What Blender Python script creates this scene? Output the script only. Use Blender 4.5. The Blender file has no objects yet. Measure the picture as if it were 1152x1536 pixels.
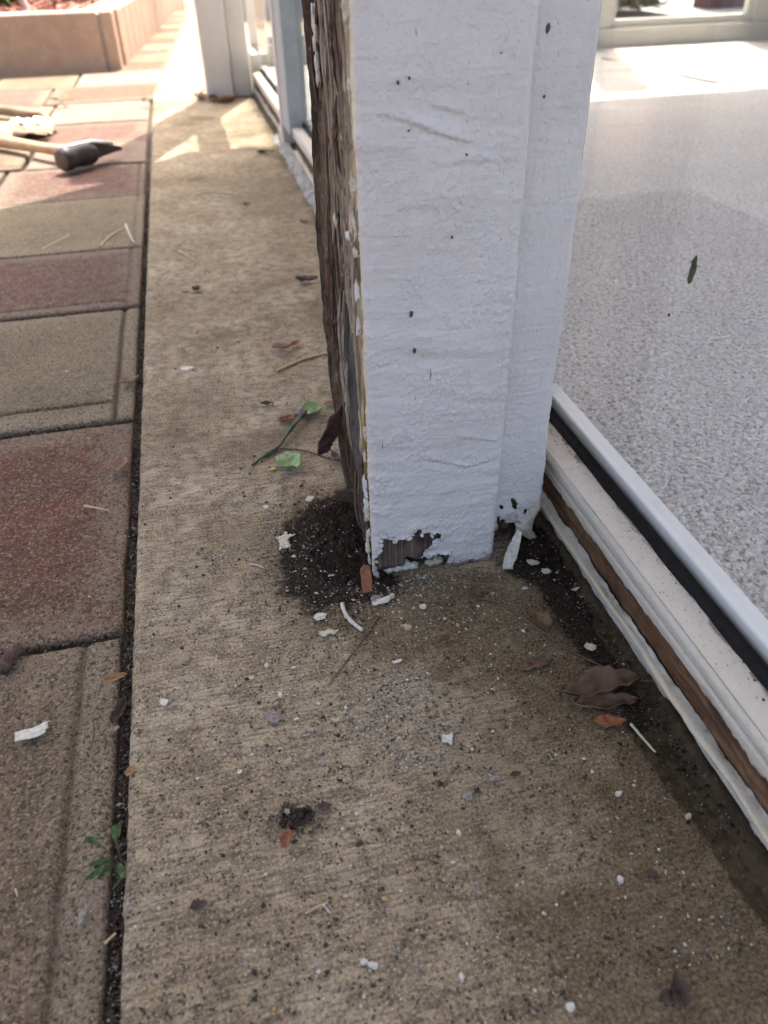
import bpy, math, random
import numpy as np
from mathutils import Vector, Matrix
random.seed(7); RNG = np.random.default_rng(7)
S = bpy.context.scene
COL = S.collection
R_ = math.radians

# ------------------------------------------------------------------ camera
CR = np.array([[0.9734508, 0.1526345, -0.1705762], [-0.2280376, 0.5821996, -0.7804118], [-0.0198084, 0.7985902, 0.6015490]])
CAMZ = 0.5
FPX = 1154.0
cam_d = bpy.data.cameras.new('camera')
cam = bpy.data.objects.new('camera', cam_d); COL.objects.link(cam)
M = Matrix([[*CR[0], 0], [*CR[1], 0], [*CR[2], CAMZ], [0, 0, 0, 1]])
cam.matrix_world = M
cam_d.sensor_fit = 'VERTICAL'; cam_d.sensor_height = 24; cam_d.sensor_width = 18
cam_d.lens = FPX / 1536 * 24
cam_d.clip_start = 0.01; cam_d.clip_end = 200
cam_d.dof.use_dof = True
cam_d.dof.focus_distance = 0.68
cam_d.dof.aperture_fstop = cam_d.lens / 1000 / 0.0042
S.camera = cam

# ------------------------------------------------------------------ world, sun, exposure
SUN_EL, SUN_AZ = 62.0, 20.0           # azimuth from +Y towards +X
w = bpy.data.worlds.new('World'); S.world = w; w.use_nodes = True
nt = w.node_tree; nt.nodes.clear()
sky = nt.nodes.new('ShaderNodeTexSky'); sky.sky_type = 'NISHITA'; sky.sun_disc = False
sky.sun_elevation = R_(SUN_EL); sky.sun_rotation = R_(SUN_AZ); sky.air_density = 0.7; sky.dust_density = 7.0; sky.ozone_density = 0.0
bg = nt.nodes.new('ShaderNodeBackground'); bg.inputs[1].default_value = 0.15
wo = nt.nodes.new('ShaderNodeOutputWorld')
nt.links.new(sky.outputs[0], bg.inputs[0]); nt.links.new(bg.outputs[0], wo.inputs[0])
sd = bpy.data.lights.new('sun', 'SUN'); sd.energy = 3.1; sd.angle = R_(0.53); sd.color = (1.0, 0.94, 0.86)
so = bpy.data.objects.new('sun', sd); COL.objects.link(so)
sdir = Vector((math.sin(R_(SUN_AZ)) * math.cos(R_(SUN_EL)), math.cos(R_(SUN_AZ)) * math.cos(R_(SUN_EL)), math.sin(R_(SUN_EL))))
so.rotation_euler = sdir.to_track_quat('Z', 'Y').to_euler(); so.location = sdir * 20
S.view_settings.view_transform = 'Standard'; S.view_settings.look = 'None'
S.view_settings.exposure = 2.1; S.view_settings.gamma = 1.0; S.view_settings.use_curve_mapping = False
S.render.engine = 'CYCLES'
S.cycles.max_bounces = 8; S.cycles.transparent_max_bounces = 12; S.cycles.use_denoising = True

# ------------------------------------------------------------------ numpy helpers
def _h(ix, iy, s):
    n = (ix.astype(np.int64) * 374761393 + iy.astype(np.int64) * 668265263 + s * 982451653) & 0xffffffff
    n = ((n ^ (n >> 13)) * 1274126177) & 0xffffffff
    n = n ^ (n >> 16)
    return (n & 0xffffff) / float(0xffffff)
def vn(x, y, s=0):
    x = np.asarray(x, float); y = np.asarray(y, float)
    ix, iy = np.floor(x), np.floor(y); fx, fy = x - ix, y - iy
    fx = fx * fx * (3 - 2 * fx); fy = fy * fy * (3 - 2 * fy)
    a, b, c, d = _h(ix, iy, s), _h(ix + 1, iy, s), _h(ix, iy + 1, s), _h(ix + 1, iy + 1, s)
    return (a * (1 - fx) + b * fx) * (1 - fy) + (c * (1 - fx) + d * fx) * fy
def fbm(x, y, s=0, o=4):                       # centred on 0, about -1..1
    t = 0; a = 1.0; n = 0
    for k in range(o):
        t = t + a * (vn(x * 2 ** k, y * 2 ** k, s + 17 * k) * 2 - 1); n += a; a *= 0.55
    return t / n
def cells(x, y, s=0):                          # distance to the nearest random point, about 0..1
    ix, iy = np.floor(x), np.floor(y); best = np.full(np.shape(x), 9.0)
    for dx in (-1, 0, 1):
        for dy in (-1, 0, 1):
            jx, jy = ix + dx, iy + dy
            px = jx + _h(jx, jy, s); py = jy + _h(jx, jy, s + 5)
            best = np.minimum(best, (px - x) ** 2 + (py - y) ** 2)
    return np.sqrt(best)
def sst(a, b, x):
    t = np.clip((x - a) / (b - a), 0, 1); return t * t * (3 - 2 * t)
def psd(poly, X, Y):                           # signed distance to a polygon, negative inside
    d = np.full(np.shape(X), 1e9); ins = np.zeros(np.shape(X), bool); n = len(poly)
    for i in range(n):
        x0, y0 = poly[i]; x1, y1 = poly[(i + 1) % n]
        ex, ey = x1 - x0, y1 - y0; wx, wy = X - x0, Y - y0
        t = np.clip((wx * ex + wy * ey) / (ex * ex + ey * ey + 1e-18), 0, 1)
        d = np.minimum(d, (wx - t * ex) ** 2 + (wy - t * ey) ** 2)
        c = ((y0 <= Y) != (y1 <= Y)) & (X < (x1 - x0) * (Y - y0) / ((y1 - y0) if y1 != y0 else 1e-12) + x0)
        ins ^= c
    return np.where(ins, -1, 1) * np.sqrt(d)
# survey: sight lines of the photograph met with real planes (ground, post face, sill side)
def ray(p):
    v = CR @ np.array([p[0] - 576.0, 768.0 - p[1], -FPX]); return v / np.linalg.norm(v)
def G(px, py, z=0.0):
    r = ray((px, py)); t = (z - CAMZ) / r[2]; return (r[0] * t, r[1] * t)
def PY(px, py, y):                             # on the plane y = const -> (x, z)
    r = ray((px, py)); t = y / r[1]; return (r[0] * t, r[2] * t + CAMZ)
def PXp(px, py, x):                            # on the plane x = const -> (y, z)
    r = ray((px, py)); t = x / r[0]; return (r[1] * t, r[2] * t + CAMZ)

# ------------------------------------------------------------------ object helpers
def tag(o, label=None, cat=None, group=None, kind=None):
    if label: o['label'] = label
    if cat: o['category'] = cat
    if group: o['group'] = group
    if kind: o['kind'] = kind
    return o
def mesh(name, V, F, mat=None, smooth=False, mi=None):
    me = bpy.data.meshes.new(name)
    V = np.asarray(V, float)
    if isinstance(F, np.ndarray):
        n, k = F.shape
        me.vertices.add(len(V)); me.vertices.foreach_set('co', V.ravel())
        me.loops.add(n * k); me.loops.foreach_set('vertex_index', F.astype(np.int32).ravel())
        me.polygons.add(n)
        me.polygons.foreach_set('loop_start', np.arange(0, n * k, k, dtype=np.int32))
        me.polygons.foreach_set('loop_total', np.full(n, k, dtype=np.int32))
        me.update(calc_edges=True)
    else:
        me.from_pydata([tuple(v) for v in V], [], [tuple(f) for f in F])
    for m in (mat if isinstance(mat, (list, tuple)) else [mat]):
        if m: me.materials.append(m)
    if mi is not None: me.polygons.foreach_set('material_index', np.asarray(mi, np.int32))
    if smooth: me.polygons.foreach_set('use_smooth', np.ones(len(me.polygons), bool))
    me.validate(); me.update()
    return me
def link(name, me, parent=None, loc=None):
    o = bpy.data.objects.new(name, me); COL.objects.link(o)
    if parent is not None:
        o.parent = parent
        o.matrix_parent_inverse = Matrix.Translation(-Vector(parent.location)) if parent.type == 'EMPTY' else Matrix.Identity(4)
    if loc is not None: o.location = loc
    return o
def empty(name, loc, label, cat, group=None):
    o = bpy.data.objects.new(name, None); COL.objects.link(o); o.location = loc; o.empty_display_size = 0.05
    return tag(o, label, cat, group)
def gridF(ny, nx):
    i = np.arange((ny - 1) * (nx - 1)); r = i // (nx - 1); c = i % (nx - 1)
    a = r * nx + c
    return np.stack([a, a + 1, a + nx + 1, a + nx], 1)
def grid(name, P, mat, parent=None, keep=None, smooth=True, thick=0, attrs=None, flip=False):
    ny, nx = P.shape[:2]; F = gridF(ny, nx)
    if flip: F = F[:, ::-1]
    V = P.reshape(-1, 3)
    if keep is not None:
        k = keep.reshape(-1)[F].all(1); F = F[k]
        used = np.zeros(len(V), bool); used[F.ravel()] = True
        idx = np.cumsum(used) - 1; V = V[used]; F = idx[F]
    else: used = None
    me = mesh(name, V, F, mat, smooth)
    for an, arr in (attrs or {}).items():
        a = me.color_attributes.new(an, 'FLOAT_COLOR', 'POINT')
        arr = arr.reshape(-1, 4)
        if used is not None: arr = arr[used]
        a.data.foreach_set('color', arr.astype(np.float32).ravel())
    o = link(name, me, parent)
    if thick:
        s = o.modifiers.new('thickness', 'SOLIDIFY'); s.thickness = thick; s.offset = -1
    return o
def boxes(bs):
    V = []; F = []
    for (x0, x1, y0, y1, z0, z1) in bs:
        b = len(V)
        V += [(x0, y0, z0), (x1, y0, z0), (x1, y1, z0), (x0, y1, z0), (x0, y0, z1), (x1, y0, z1), (x1, y1, z1), (x0, y1, z1)]
        F += [[b + q for q in f] for f in ((0, 3, 2, 1), (4, 5, 6, 7), (0, 1, 5, 4), (1, 2, 6, 5), (2, 3, 7, 6), (3, 0, 4, 7))]
    return V, F
def box(name, b, mat, parent=None, bev=0.0):
    V, F = boxes(b if isinstance(b[0], (list, tuple)) else [b])
    o = link(name, mesh(name, V, F, mat), parent)
    if bev:
        m = o.modifiers.new('bevel', 'BEVEL'); m.width = bev; m.segments = 2; m.limit_method = 'ANGLE'
    return o
def tube(pts, rad, n=7, jit=0.0, seed=0):
    pts = [Vector(p) for p in pts]; V = []; F = []
    rr = random.Random(seed)
    for i, p in enumerate(pts):
        t = (pts[min(i + 1, len(pts) - 1)] - pts[max(i - 1, 0)]).normalized()
        u = t.cross(Vector((0, 0, 1)));  u = (u if u.length > 1e-3 else Vector((1, 0, 0))).normalized(); v = t.cross(u)
        r = rad[i] if isinstance(rad, (list, tuple)) else rad
        for k in range(n):
            a = 2 * math.pi * k / n; q = r * (1 + rr.uniform(-jit, jit))
            V.append(p + u * math.cos(a) * q + v * math.sin(a) * q)
    for i in range(len(pts) - 1):
        for k in range(n):
            k2 = (k + 1) % n
            F.append((i * n + k, i * n + k2, (i + 1) * n + k2, (i + 1) * n + k))
    F.append(tuple(range(n))[::-1]); F.append(tuple(range((len(pts) - 1) * n, len(pts) * n)))
    return V, F
def smoothpts(pts, n=6):
    P = [Vector(p) for p in pts]; out = []
    for i in range(len(P) - 1):
        a, b, c, d = P[max(i - 1, 0)], P[i], P[i + 1], P[min(i + 2, len(P) - 1)]
        for k in range(n):
            t = k / n
            out.append(0.5 * ((2 * b) + (c - a) * t + (2 * a - 5 * b + 4 * c - d) * t * t + (3 * b - a - 3 * c + d) * t ** 3))
    out.append(P[-1]); return out

# ------------------------------------------------------------------ materials
class NB:
    def __init__(s, name):
        s.m = bpy.data.materials.new(name); s.m.use_nodes = True; s.t = s.m.node_tree; s.t.nodes.clear()
        s.out = s.n('ShaderNodeOutputMaterial'); s.b = s.n('ShaderNodeBsdfPrincipled'); s.l(s.b.outputs[0], s.out.inputs[0])
    def n(s, t, **k):
        o = s.t.nodes.new(t)
        for a, v in k.items(): setattr(o, a, v)
        return o
    def l(s, a, b): s.t.links.new(a, b)
    def inp(s, node, k, v):
        if hasattr(v, 'is_output') or isinstance(v, bpy.types.NodeSocket): s.l(v, node.inputs[k])
        elif v is not None:
            if isinstance(v, tuple) and len(v) == 3 and node.inputs[k].type == 'RGBA': v = (*v, 1)
            node.inputs[k].default_value = v
    def co(s, scale=(1, 1, 1), rot=(0, 0, 0)):
        tc = s.n('ShaderNodeTexCoord'); mp = s.n('ShaderNodeMapping'); mp.inputs['Scale'].default_value = scale; mp.inputs['Rotation'].default_value = rot
        s.l(tc.outputs['Object'], mp.inputs[0]); return mp.outputs[0]
    def noise(s, v, sc, det=4, rough=0.6, dist=0.0):
        o = s.n('ShaderNodeTexNoise'); s.l(v, o.inputs['Vector']); o.inputs['Scale'].default_value = sc; o.inputs['Detail'].default_value = det
        o.inputs['Roughness'].default_value = rough; o.inputs['Distortion'].default_value = dist; return o.outputs['Fac']
    def vor(s, v, sc, feat='F1', out='Distance', rnd=1.0):
        o = s.n('ShaderNodeTexVoronoi', feature=feat); s.l(v, o.inputs['Vector']); o.inputs['Scale'].default_value = sc; o.inputs['Randomness'].default_value = rnd
        return o.outputs[out]
    def mr(s, v, a, b, c=0.0, d=1.0):
        o = s.n('ShaderNodeMapRange', interpolation_type='SMOOTHSTEP'); s.l(v, o.inputs[0])
        for i, q in zip((1, 2, 3, 4), (a, b, c, d)): o.inputs[i].default_value = q
        return o.outputs[0]
    def mix(s, f, a, b, mode='MIX'):
        o = s.n('ShaderNodeMix', data_type='RGBA', blend_type=mode); s.inp(o, 0, f); s.inp(o, 6, a); s.inp(o, 7, b); return o.outputs[2]
    def math(s, op, a, b=0.0):
        o = s.n('ShaderNodeMath', operation=op); s.inp(o, 0, a); s.inp(o, 1, b); return o.outputs[0]
    def ramp(s, f, stops):
        o = s.n('ShaderNodeValToRGB'); s.l(f, o.inputs[0]); r = o.color_ramp
        while len(r.elements) < len(stops): r.elements.new(0.5)
        for e, (p, c) in zip(r.elements, stops): e.position = p; e.color = (*c, 1)
        return o.outputs[0]
    def bump(s, h, dist, strength=1.0, nrm=None):
        o = s.n('ShaderNodeBump'); s.l(h, o.inputs['Height']); o.inputs['Distance'].default_value = dist; o.inputs['Strength'].default_value = strength
        if nrm: s.l(nrm, o.inputs['Normal'])
        return o.outputs[0]
    def done(s, col=None, rough=None, nrm=None, spec=None):
        s.inp(s.b, 'Base Color', col); s.inp(s.b, 'Roughness', rough)
        if nrm is not None: s.inp(s.b, 'Normal', nrm)
        if spec is not None: s.b.inputs['Specular IOR Level'].default_value = spec
        return s.m
    def attr(s, name):
        a = s.n('ShaderNodeAttribute', attribute_name=name); sp = s.n('ShaderNodeSeparateColor'); s.l(a.outputs['Color'], sp.inputs[0])
        return sp.outputs[0], sp.outputs[1], sp.outputs[2], a.outputs['Alpha']

def mottled(name, c1, c2, scale=60, rough=0.7, bd=0.0006, bs=200, c3=None, spec=0.4, stretch=(1, 1, 1)):
    b = NB(name); v = b.co(stretch)
    n = b.noise(v, scale, 6, 0.65); col = b.mix(b.mr(n, 0.35, 0.65), c1, c2)
    if c3: col = b.mix(b.mr(b.noise(v, scale * 3.3, 4, 0.7), 0.58, 0.72), col, c3)
    h = b.noise(v, bs, 5, 0.7)
    return b.done(col, rough, b.bump(h, bd), spec)

# --- concrete of the slab
def mat_concrete():
    b = NB('broom_finished_concrete'); v = b.co()
    vb = b.co((34, 330, 330), (0, 0, R_(-5)))          # broom lines run across the slab
    big = b.noise(v, 9, 5, 0.6); mid = b.noise(v, 60, 5, 0.65); fine = b.noise(v, 420, 4, 0.75)
    broom = b.noise(vb, 1.0, 3, 0.6, 0.3)
    col = b.ramp(big, [(0.3, (0.28, 0.208, 0.122)), (0.5, (0.455, 0.355, 0.222)), (0.7, (0.60, 0.495, 0.340))])
    col = b.mix(b.mr(b.noise(v, 22, 4, 0.6), 0.5, 0.7, 0, 0.5), col, (0.35, 0.31, 0.24))
    col = b.mix(b.mr(mid, 0.42, 0.62, 0, 0.65), col, (0.17, 0.13, 0.09))
    col = b.mix(b.mr(broom, 0.36, 0.56, 0.56, 0), col, (0.11, 0.080, 0.055))
    col = b.mix(b.mr(fine, 0.52, 0.64, 0, 0.7), col, (0.66, 0.55, 0.40))
    col = b.mix(b.mr(fine, 0.45, 0.34, 0, 0.85), col, (0.085, 0.062, 0.042))
    d, g, wt, ag = b.attr('Mask')
    # exposed aggregate: little light and dark stones
    st = b.vor(v, 560, out='Color'); sp = b.n('ShaderNodeSeparateColor'); b.l(st, sp.inputs[0])
    stone = b.ramp(sp.outputs[0], [(0.0, (0.055, 0.050, 0.042)), (0.25, (0.16, 0.14, 0.115)), (0.55, (0.31, 0.26, 0.19)), (0.8, (0.42, 0.37, 0.29)), (1.0, (0.62, 0.55, 0.43))])
    edge = b.mr(b.noise(v, 120, 4, 0.7), 0.38, 0.62)
    col = b.mix(b.math('MULTIPLY', ag, edge), col, stone)
    # damp brown
    dm = b.math('MULTIPLY', g, b.mr(b.noise(v, 45, 5, 0.7), 0.2, 0.6, 0.55, 1.0))
    col = b.mix(b.math('MULTIPLY', dm, 0.88), col, b.mix(b.mr(fine, 0.4, 0.65), (0.085, 0.058, 0.030), (0.215, 0.155, 0.085)))
    # black soil stain
    ds = b.mr(b.math('ADD', d, b.math('MULTIPLY', b.math('SUBTRACT', b.noise(v, 130, 5, 0.75), 0.5), 0.9)), 0.18, 0.90)
    col = b.mix(ds, col, b.mix(b.mr(fine, 0.45, 0.68), (0.020, 0.014, 0.009), (0.085, 0.060, 0.038)))
    # wet silt
    col = b.mix(wt, col, b.mix(b.mr(b.noise(v, 80, 4, 0.6), 0.4, 0.65), (0.036, 0.026, 0.014), (0.080, 0.060, 0.034)))
    # scattered dark specks
    k = b.vor(v, 230); k = b.mr(k, 0.29, 0.17); k2 = b.mr(b.noise(v, 30, 3), 0.38, 0.55)
    k = b.math('MULTIPLY', k, k2); col = b.mix(b.math('MULTIPLY', k, 0.85), col, (0.045, 0.036, 0.028))
    k = b.math('MULTIPLY', b.mr(b.vor(b.co((1, 1, 1), (0, 0, 1.1)), 300), 0.13, 0.08), b.mr(b.noise(v, 17, 3), 0.45, 0.6))
    col = b.mix(b.math('MULTIPLY', k, 0.8), col, (0.62, 0.56, 0.45))
    h = b.math('ADD', b.math('MULTIPLY', broom, 0.9), b.math('MULTIPLY', fine, 0.8))
    h = b.math('ADD', h, b.math('MULTIPLY', b.noise(v, 900, 2, 0.6), 0.35))
    h = b.math('MULTIPLY', h, b.math('SUBTRACT', 1.0, b.math('MULTIPLY', wt, 0.75)))
    ro = b.math('SUBTRACT', 0.85, b.math('MULTIPLY', wt, 0.45))
    return b.done(col, ro, b.bump(h, 0.0024, 1.0), 0.14)

def mat_paver(name, c1, c2, c3):
    b = NB(name); v = b.co()
    st = b.vor(v, 520, out='Color'); sp = b.n('ShaderNodeSeparateColor'); b.l(st, sp.inputs[0])
    fine = b.noise(v, 300, 4, 0.75)
    col = b.mix(b.mr(b.noise(v, 11, 4, 0.6), 0.35, 0.62), c1, c2)
    col = b.mix(b.mr(b.noise(v, 60, 5, 0.75), 0.50, 0.68, 0, 0.7), col, c3)
    tan = b.mix(0.5, c3, (0.30, 0.24, 0.18))
    d, g, wt, ag = b.attr('Mask')                       # worn, dusty borders
    col = b.mix(b.math('MULTIPLY', d, b.mr(fine, 0.3, 0.6, 0.7, 1)), col, tan)
    col = b.mix(b.mr(sp.outputs[0], 0.60, 1.0, 0, 0.55), col, (0.46, 0.36, 0.26))
    col = b.mix(b.mr(fine, 0.50, 0.38, 0, 0.9), col, (0.050, 0.036, 0.026))
    col = b.mix(b.math('MULTIPLY', g, 0.85), col, (0.050, 0.038, 0.028))   # grime caught in the grooves
    vd = b.vor(v, 420)
    h = b.math('SUBTRACT', b.math('MULTIPLY', fine, 1.0), b.math('MULTIPLY', vd, 0.8))
    return b.done(col, 0.9, b.bump(h, 0.0032, 1.0), 0.2)

def mat_paint(name='white_paint', c=(0.62, 0.595, 0.56), grime=(0.23, 0.19, 0.14), amt=1.0, spec=0.45):
    b = NB(name); v = b.co()
    vr = b.co((22, 22, 120), (0, R_(5), 0))
    rip = b.noise(vr, 1.0, 1.5, 0.5, 0.4); pim = b.noise(v, 330, 3, 0.6); lump = b.noise(v, 95, 3, 0.55)
    n1 = b.noise(v, 16, 4, 0.6)
    col = b.mix(b.mr(n1, 0.35, 0.7, 0, 0.35), c, (c[0] * 0.80, c[1] * 0.79, c[2] * 0.77))
    pits = b.math('MULTIPLY', b.mr(b.vor(v, 150), 0.10, 0.05), b.mr(b.noise(v, 60, 3), 0.5, 0.62))
    col = b.mix(b.math('MULTIPLY', pits, 0.75 * amt), col, (0.10, 0.09, 0.08))
    crk = b.noise(b.co((300, 300, 26)), 1.0, 2, 0.5, 0.3)
    crk = b.math('MULTIPLY', b.mr(crk, 0.735, 0.755), b.mr(b.noise(v, 18, 2), 0.45, 0.55))
    col = b.mix(b.math('MULTIPLY', crk, 0.85 * amt), col, (0.07, 0.06, 0.055))
    d, g, wt, ag = b.attr('Mask')                       # grime towards rotten edges
    gg = b.mr(b.math('ADD', d, b.math('MULTIPLY', b.math('SUBTRACT', b.noise(v, 160, 5, 0.75), 0.5), 0.8)), 0.35, 0.75)
    col = b.mix(b.math('MULTIPLY', gg, amt), col, grime)
    ck = b.mr(b.vor(b.co((1, 1, 1.6)), 95, 'DISTANCE_TO_EDGE'), 0.045, 0.015); ck = b.math('MULTIPLY', b.math('MULTIPLY', ck, ag), b.mr(b.noise(v, 70, 3), 0.42, 0.55))
    col = b.mix(b.math('MULTIPLY', ck, 0.9), col, (0.06, 0.05, 0.04))
    col = b.mix(g, col, (0.58, 0.50, 0.34))             # old cream layers
    h = b.math('ADD', b.math('MULTIPLY', rip, 1.1), b.math('ADD', b.math('MULTIPLY', b.mr(pim, 0.5, 0.72), 0.30), b.math('MULTIPLY', lump, 0.8)))
    return b.done(col, 0.42, b.bump(h, 0.0016, 0.75), spec)

def mat_wood(name, c1, c2, c3, sc=1.0, axis='z', rough=0.85, bd=0.0012, pale=None):
    b = NB(name); v = b.co()
    st = {'z': (420 * sc, 420 * sc, 9), 'y': (300 * sc, 8, 300 * sc)}[axis]
    vg = b.co(st); g1 = b.noise(vg, 1.0, 5, 0.7, 0.2); g2 = b.noise(b.co(tuple(q * 2.3 for q in st)), 1.0, 3, 0.6)
    col = b.ramp(g1, [(0.30, c1), (0.5, c2), (0.7, c3)])
    col = b.mix(b.mr(b.noise(v, 38, 4, 0.7), 0.48, 0.68, 0, 0.75), col, c1)
    col = b.mix(b.mr(g2, 0.36, 0.26, 0, 0.8), col, (c1[0] * 0.35, c1[1] * 0.35, c1[2] * 0.35))
    if pale: col = b.mix(b.mr(b.noise(v, 52, 5, 0.8), 0.60, 0.66, 0, 0.85), col, pale)
    d, g, wt, ag = b.attr('Mask')
    col = b.mix(b.math('MULTIPLY', d, 0.92), col, (0.020, 0.014, 0.010))
    col = b.mix(b.math('MULTIPLY', g, 0.9), col, (0.085, 0.09, 0.082))
    col = b.mix(b.math('MULTIPLY', wt, 0.75), col, b.mix(b.mr(g1, 0.35, 0.6), (0.060, 0.030, 0.016), (0.15, 0.082, 0.046)))
    col = b.mix(b.math('MULTIPLY', ag, 0.9), col, b.mix(b.mr(b.noise(v, 70, 4), 0.45, 0.55), (0.50, 0.38, 0.20), (0.62, 0.53, 0.40)))
    return b.done(col, rough, b.bump(b.math('ADD', g1, g2), bd, 0.9), 0.2)

def mat_glass(n_=1.45):
    b = NB('window_glass'); b.t.nodes.remove(b.b)
    tr = b.n('ShaderNodeBsdfTransparent'); tr.inputs[0].default_value = (0.955, 0.97, 0.965, 1)
    gl = b.n('ShaderNodeBsdfGlossy'); gl.inputs['Roughness'].default_value = 0.02
    ge = b.n('ShaderNodeNewGeometry'); io = b.mr(ge.outputs['Backfacing'], 0.0, 1.0, n_, 1 / n_)
    fr = b.n('ShaderNodeFresnel'); b.l(io, fr.inputs[0])
    mx = b.n('ShaderNodeMixShader'); b.l(fr.outputs[0], mx.inputs[0]); b.l(tr.outputs[0], mx.inputs[1]); b.l(gl.outputs[0], mx.inputs[2])
    b.l(mx.outputs[0], b.out.inputs[0]); return b.m

def mat_carpet():
    b = NB('wool_carpet'); v = b.co()
    c = b.vor(v, 240, out='Color'); sp = b.n('ShaderNodeSeparateColor'); b.l(c, sp.inputs[0])
    d = b.vor(v, 240); n = b.noise(v, 700, 3, 0.7); m = b.noise(v, 6, 4, 0.6)
    t1 = b.noise(v, 185, 3, 0.6, 0.6)
    col = b.ramp(t1, [(0.33, (0.36, 0.30, 0.25)), (0.48, (0.70, 0.65, 0.61)), (0.64, (0.88, 0.85, 0.82))])
    col = b.mix(b.mr(m, 0.4, 0.65, 0, 0.25), col, (0.58, 0.53, 0.50))
    h = b.math('SUBTRACT', b.math('ADD', b.math('MULTIPLY', t1, 1.3), b.math('MULTIPLY', n, 0.5)), b.math('MULTIPLY', d, 0.7))
    return b.done(col, 0.95, b.bump(h, 0.0035, 1.0), 0.1)

def mat_leaf(name, c1, c2, rough=0.6):
    b = NB(name); v = b.co()
    col = b.mix(b.mr(b.noise(v, 90, 4, 0.7), 0.35, 0.65), c1, c2)
    return b.done(col, rough, b.bump(b.noise(v, 300, 4, 0.7), 0.0006), 0.4)

M_conc = mat_concrete()
M_pav = {'red': mat_paver('red_paver', (0.185, 0.072, 0.046), (0.150, 0.072, 0.046), (0.23, 0.152, 0.095)),
         'tan': mat_paver('tan_paver', (0.27, 0.215, 0.13), (0.215, 0.175, 0.108), (0.33, 0.27, 0.17)),
         'brown': mat_paver('brown_paver', (0.215, 0.152, 0.090), (0.165, 0.118, 0.072), (0.28, 0.21, 0.13)),
         'pinktan': mat_paver('pink_tan_paver', (0.32, 0.215, 0.175), (0.27, 0.175, 0.145), (0.38, 0.29, 0.225)),
         'plum': mat_paver('plum_paver', (0.165, 0.078, 0.062), (0.14, 0.078, 0.060), (0.25, 0.18, 0.13))}
M_paint = mat_paint()
M_strip = mat_paint('grimy_strip_paint', (0.45, 0.425, 0.36), (0.10, 0.075, 0.05), 1.0)
M_cream = mat_paint('cream_sill_paint', (0.74, 0.655, 0.53), (0.17, 0.13, 0.09), 0.9)
M_offw = mat_paint('off_white_frame_paint', (0.56, 0.535, 0.475), (0.13, 0.10, 0.07), 0.8)
M_bare = mat_wood('bare_purplish_wood', (0.060, 0.038, 0.030), (0.135, 0.094, 0.078), (0.27, 0.205, 0.175), 1.2)
M_rot = mat_wood('weathered_stripped_wood', (0.085, 0.052, 0.032), (0.235, 0.180, 0.130), (0.46, 0.385, 0.30), 1.0, pale=(0.50, 0.45, 0.38))
M_barkf = mottled('curled_bark', (0.15, 0.10, 0.07), (0.075, 0.042, 0.030), 90, 0.9, 0.002, 260, (0.26, 0.21, 0.17))
M_rust = mat_wood('rusty_brown_board', (0.060, 0.026, 0.012), (0.14, 0.072, 0.036), (0.25, 0.155, 0.090), 0.22, 'y', bd=0.004)
M_white = mottled('bright_white_vinyl', (0.80, 0.78, 0.75), (0.74, 0.72, 0.68), 12, 0.4, 0.0003, 60)
M_black = mottled('black_gasket_rubber', (0.010, 0.009, 0.009), (0.016, 0.015, 0.015), 80, 0.6, 0.0003, 150, spec=0.12)
M_glass = mat_glass()
M_carpet = mat_carpet()
M_soil = mottled('dark_rotten_soil', (0.012, 0.008, 0.005), (0.042, 0.028, 0.018), 130, 0.95, 0.0035, 480, (0.11, 0.075, 0.045), spec=0.15)
M_chip = mottled('white_paint_flake', (0.58, 0.56, 0.49), (0.42, 0.39, 0.32), 200, 0.5, 0.0004, 400)
M_chipc = mottled('cream_paint_flake', (0.58, 0.53, 0.40), (0.42, 0.37, 0.27), 260, 0.7, 0.0006, 500)
M_chipg = mottled('grey_flake_underside', (0.30, 0.27, 0.23), (0.17, 0.145, 0.12), 300, 0.9, 0.0008, 500)
M_brownleaf = mat_leaf('dry_brown_leaf', (0.095, 0.052, 0.028), (0.145, 0.085, 0.048), 0.55)
M_orleaf = mat_leaf('dry_orange_leaf', (0.24, 0.12, 0.045), (0.34, 0.18, 0.08))
M_tanleaf = mat_leaf('dry_tan_leaf', (0.42, 0.28, 0.20), (0.30, 0.18, 0.115))
M_darkleaf = mat_leaf('dark_decayed_leaf', (0.045, 0.030, 0.022), (0.085, 0.058, 0.042))
M_green = mat_leaf('fresh_green_leaf', (0.16, 0.25, 0.085), (0.25, 0.36, 0.15), 0.45)
M_dgreen = mat_leaf('dark_green_stem', (0.045, 0.065, 0.03), (0.085, 0.10, 0.05))
M_twig = mat_leaf('brown_twig', (0.10, 0.058, 0.035), (0.16, 0.095, 0.06))
M_straw = mat_leaf('dry_straw', (0.42, 0.30, 0.17), (0.52, 0.40, 0.24))
M_orwood = mat_leaf('orange_wood_splinter', (0.27, 0.105, 0.045), (0.19, 0.070, 0.032))
M_purple = mat_leaf('purple_petal', (0.22, 0.13, 0.20), (0.30, 0.2, 0.28))
M_yellow = mat_leaf('yellow_petal', (0.65, 0.45, 0.05), (0.7, 0.5, 0.1))

def zero(P): return np.zeros(P.shape[:2] + (4,))

# ------------------------------------------------------------------ SETTING: ground under everything
gr = mesh('ground', [(-40, -20, -0.06), (40, -20, -0.06), (40, 60, -0.06), (-40, 60, -0.06)], [(0, 1, 2, 3)],
          mottled('garden_soil_ground', (0.30, 0.25, 0.19), (0.22, 0.17, 0.12), 6, 0.95, 0.01, 60))
tag(link('ground', gr), kind='structure')

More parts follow.
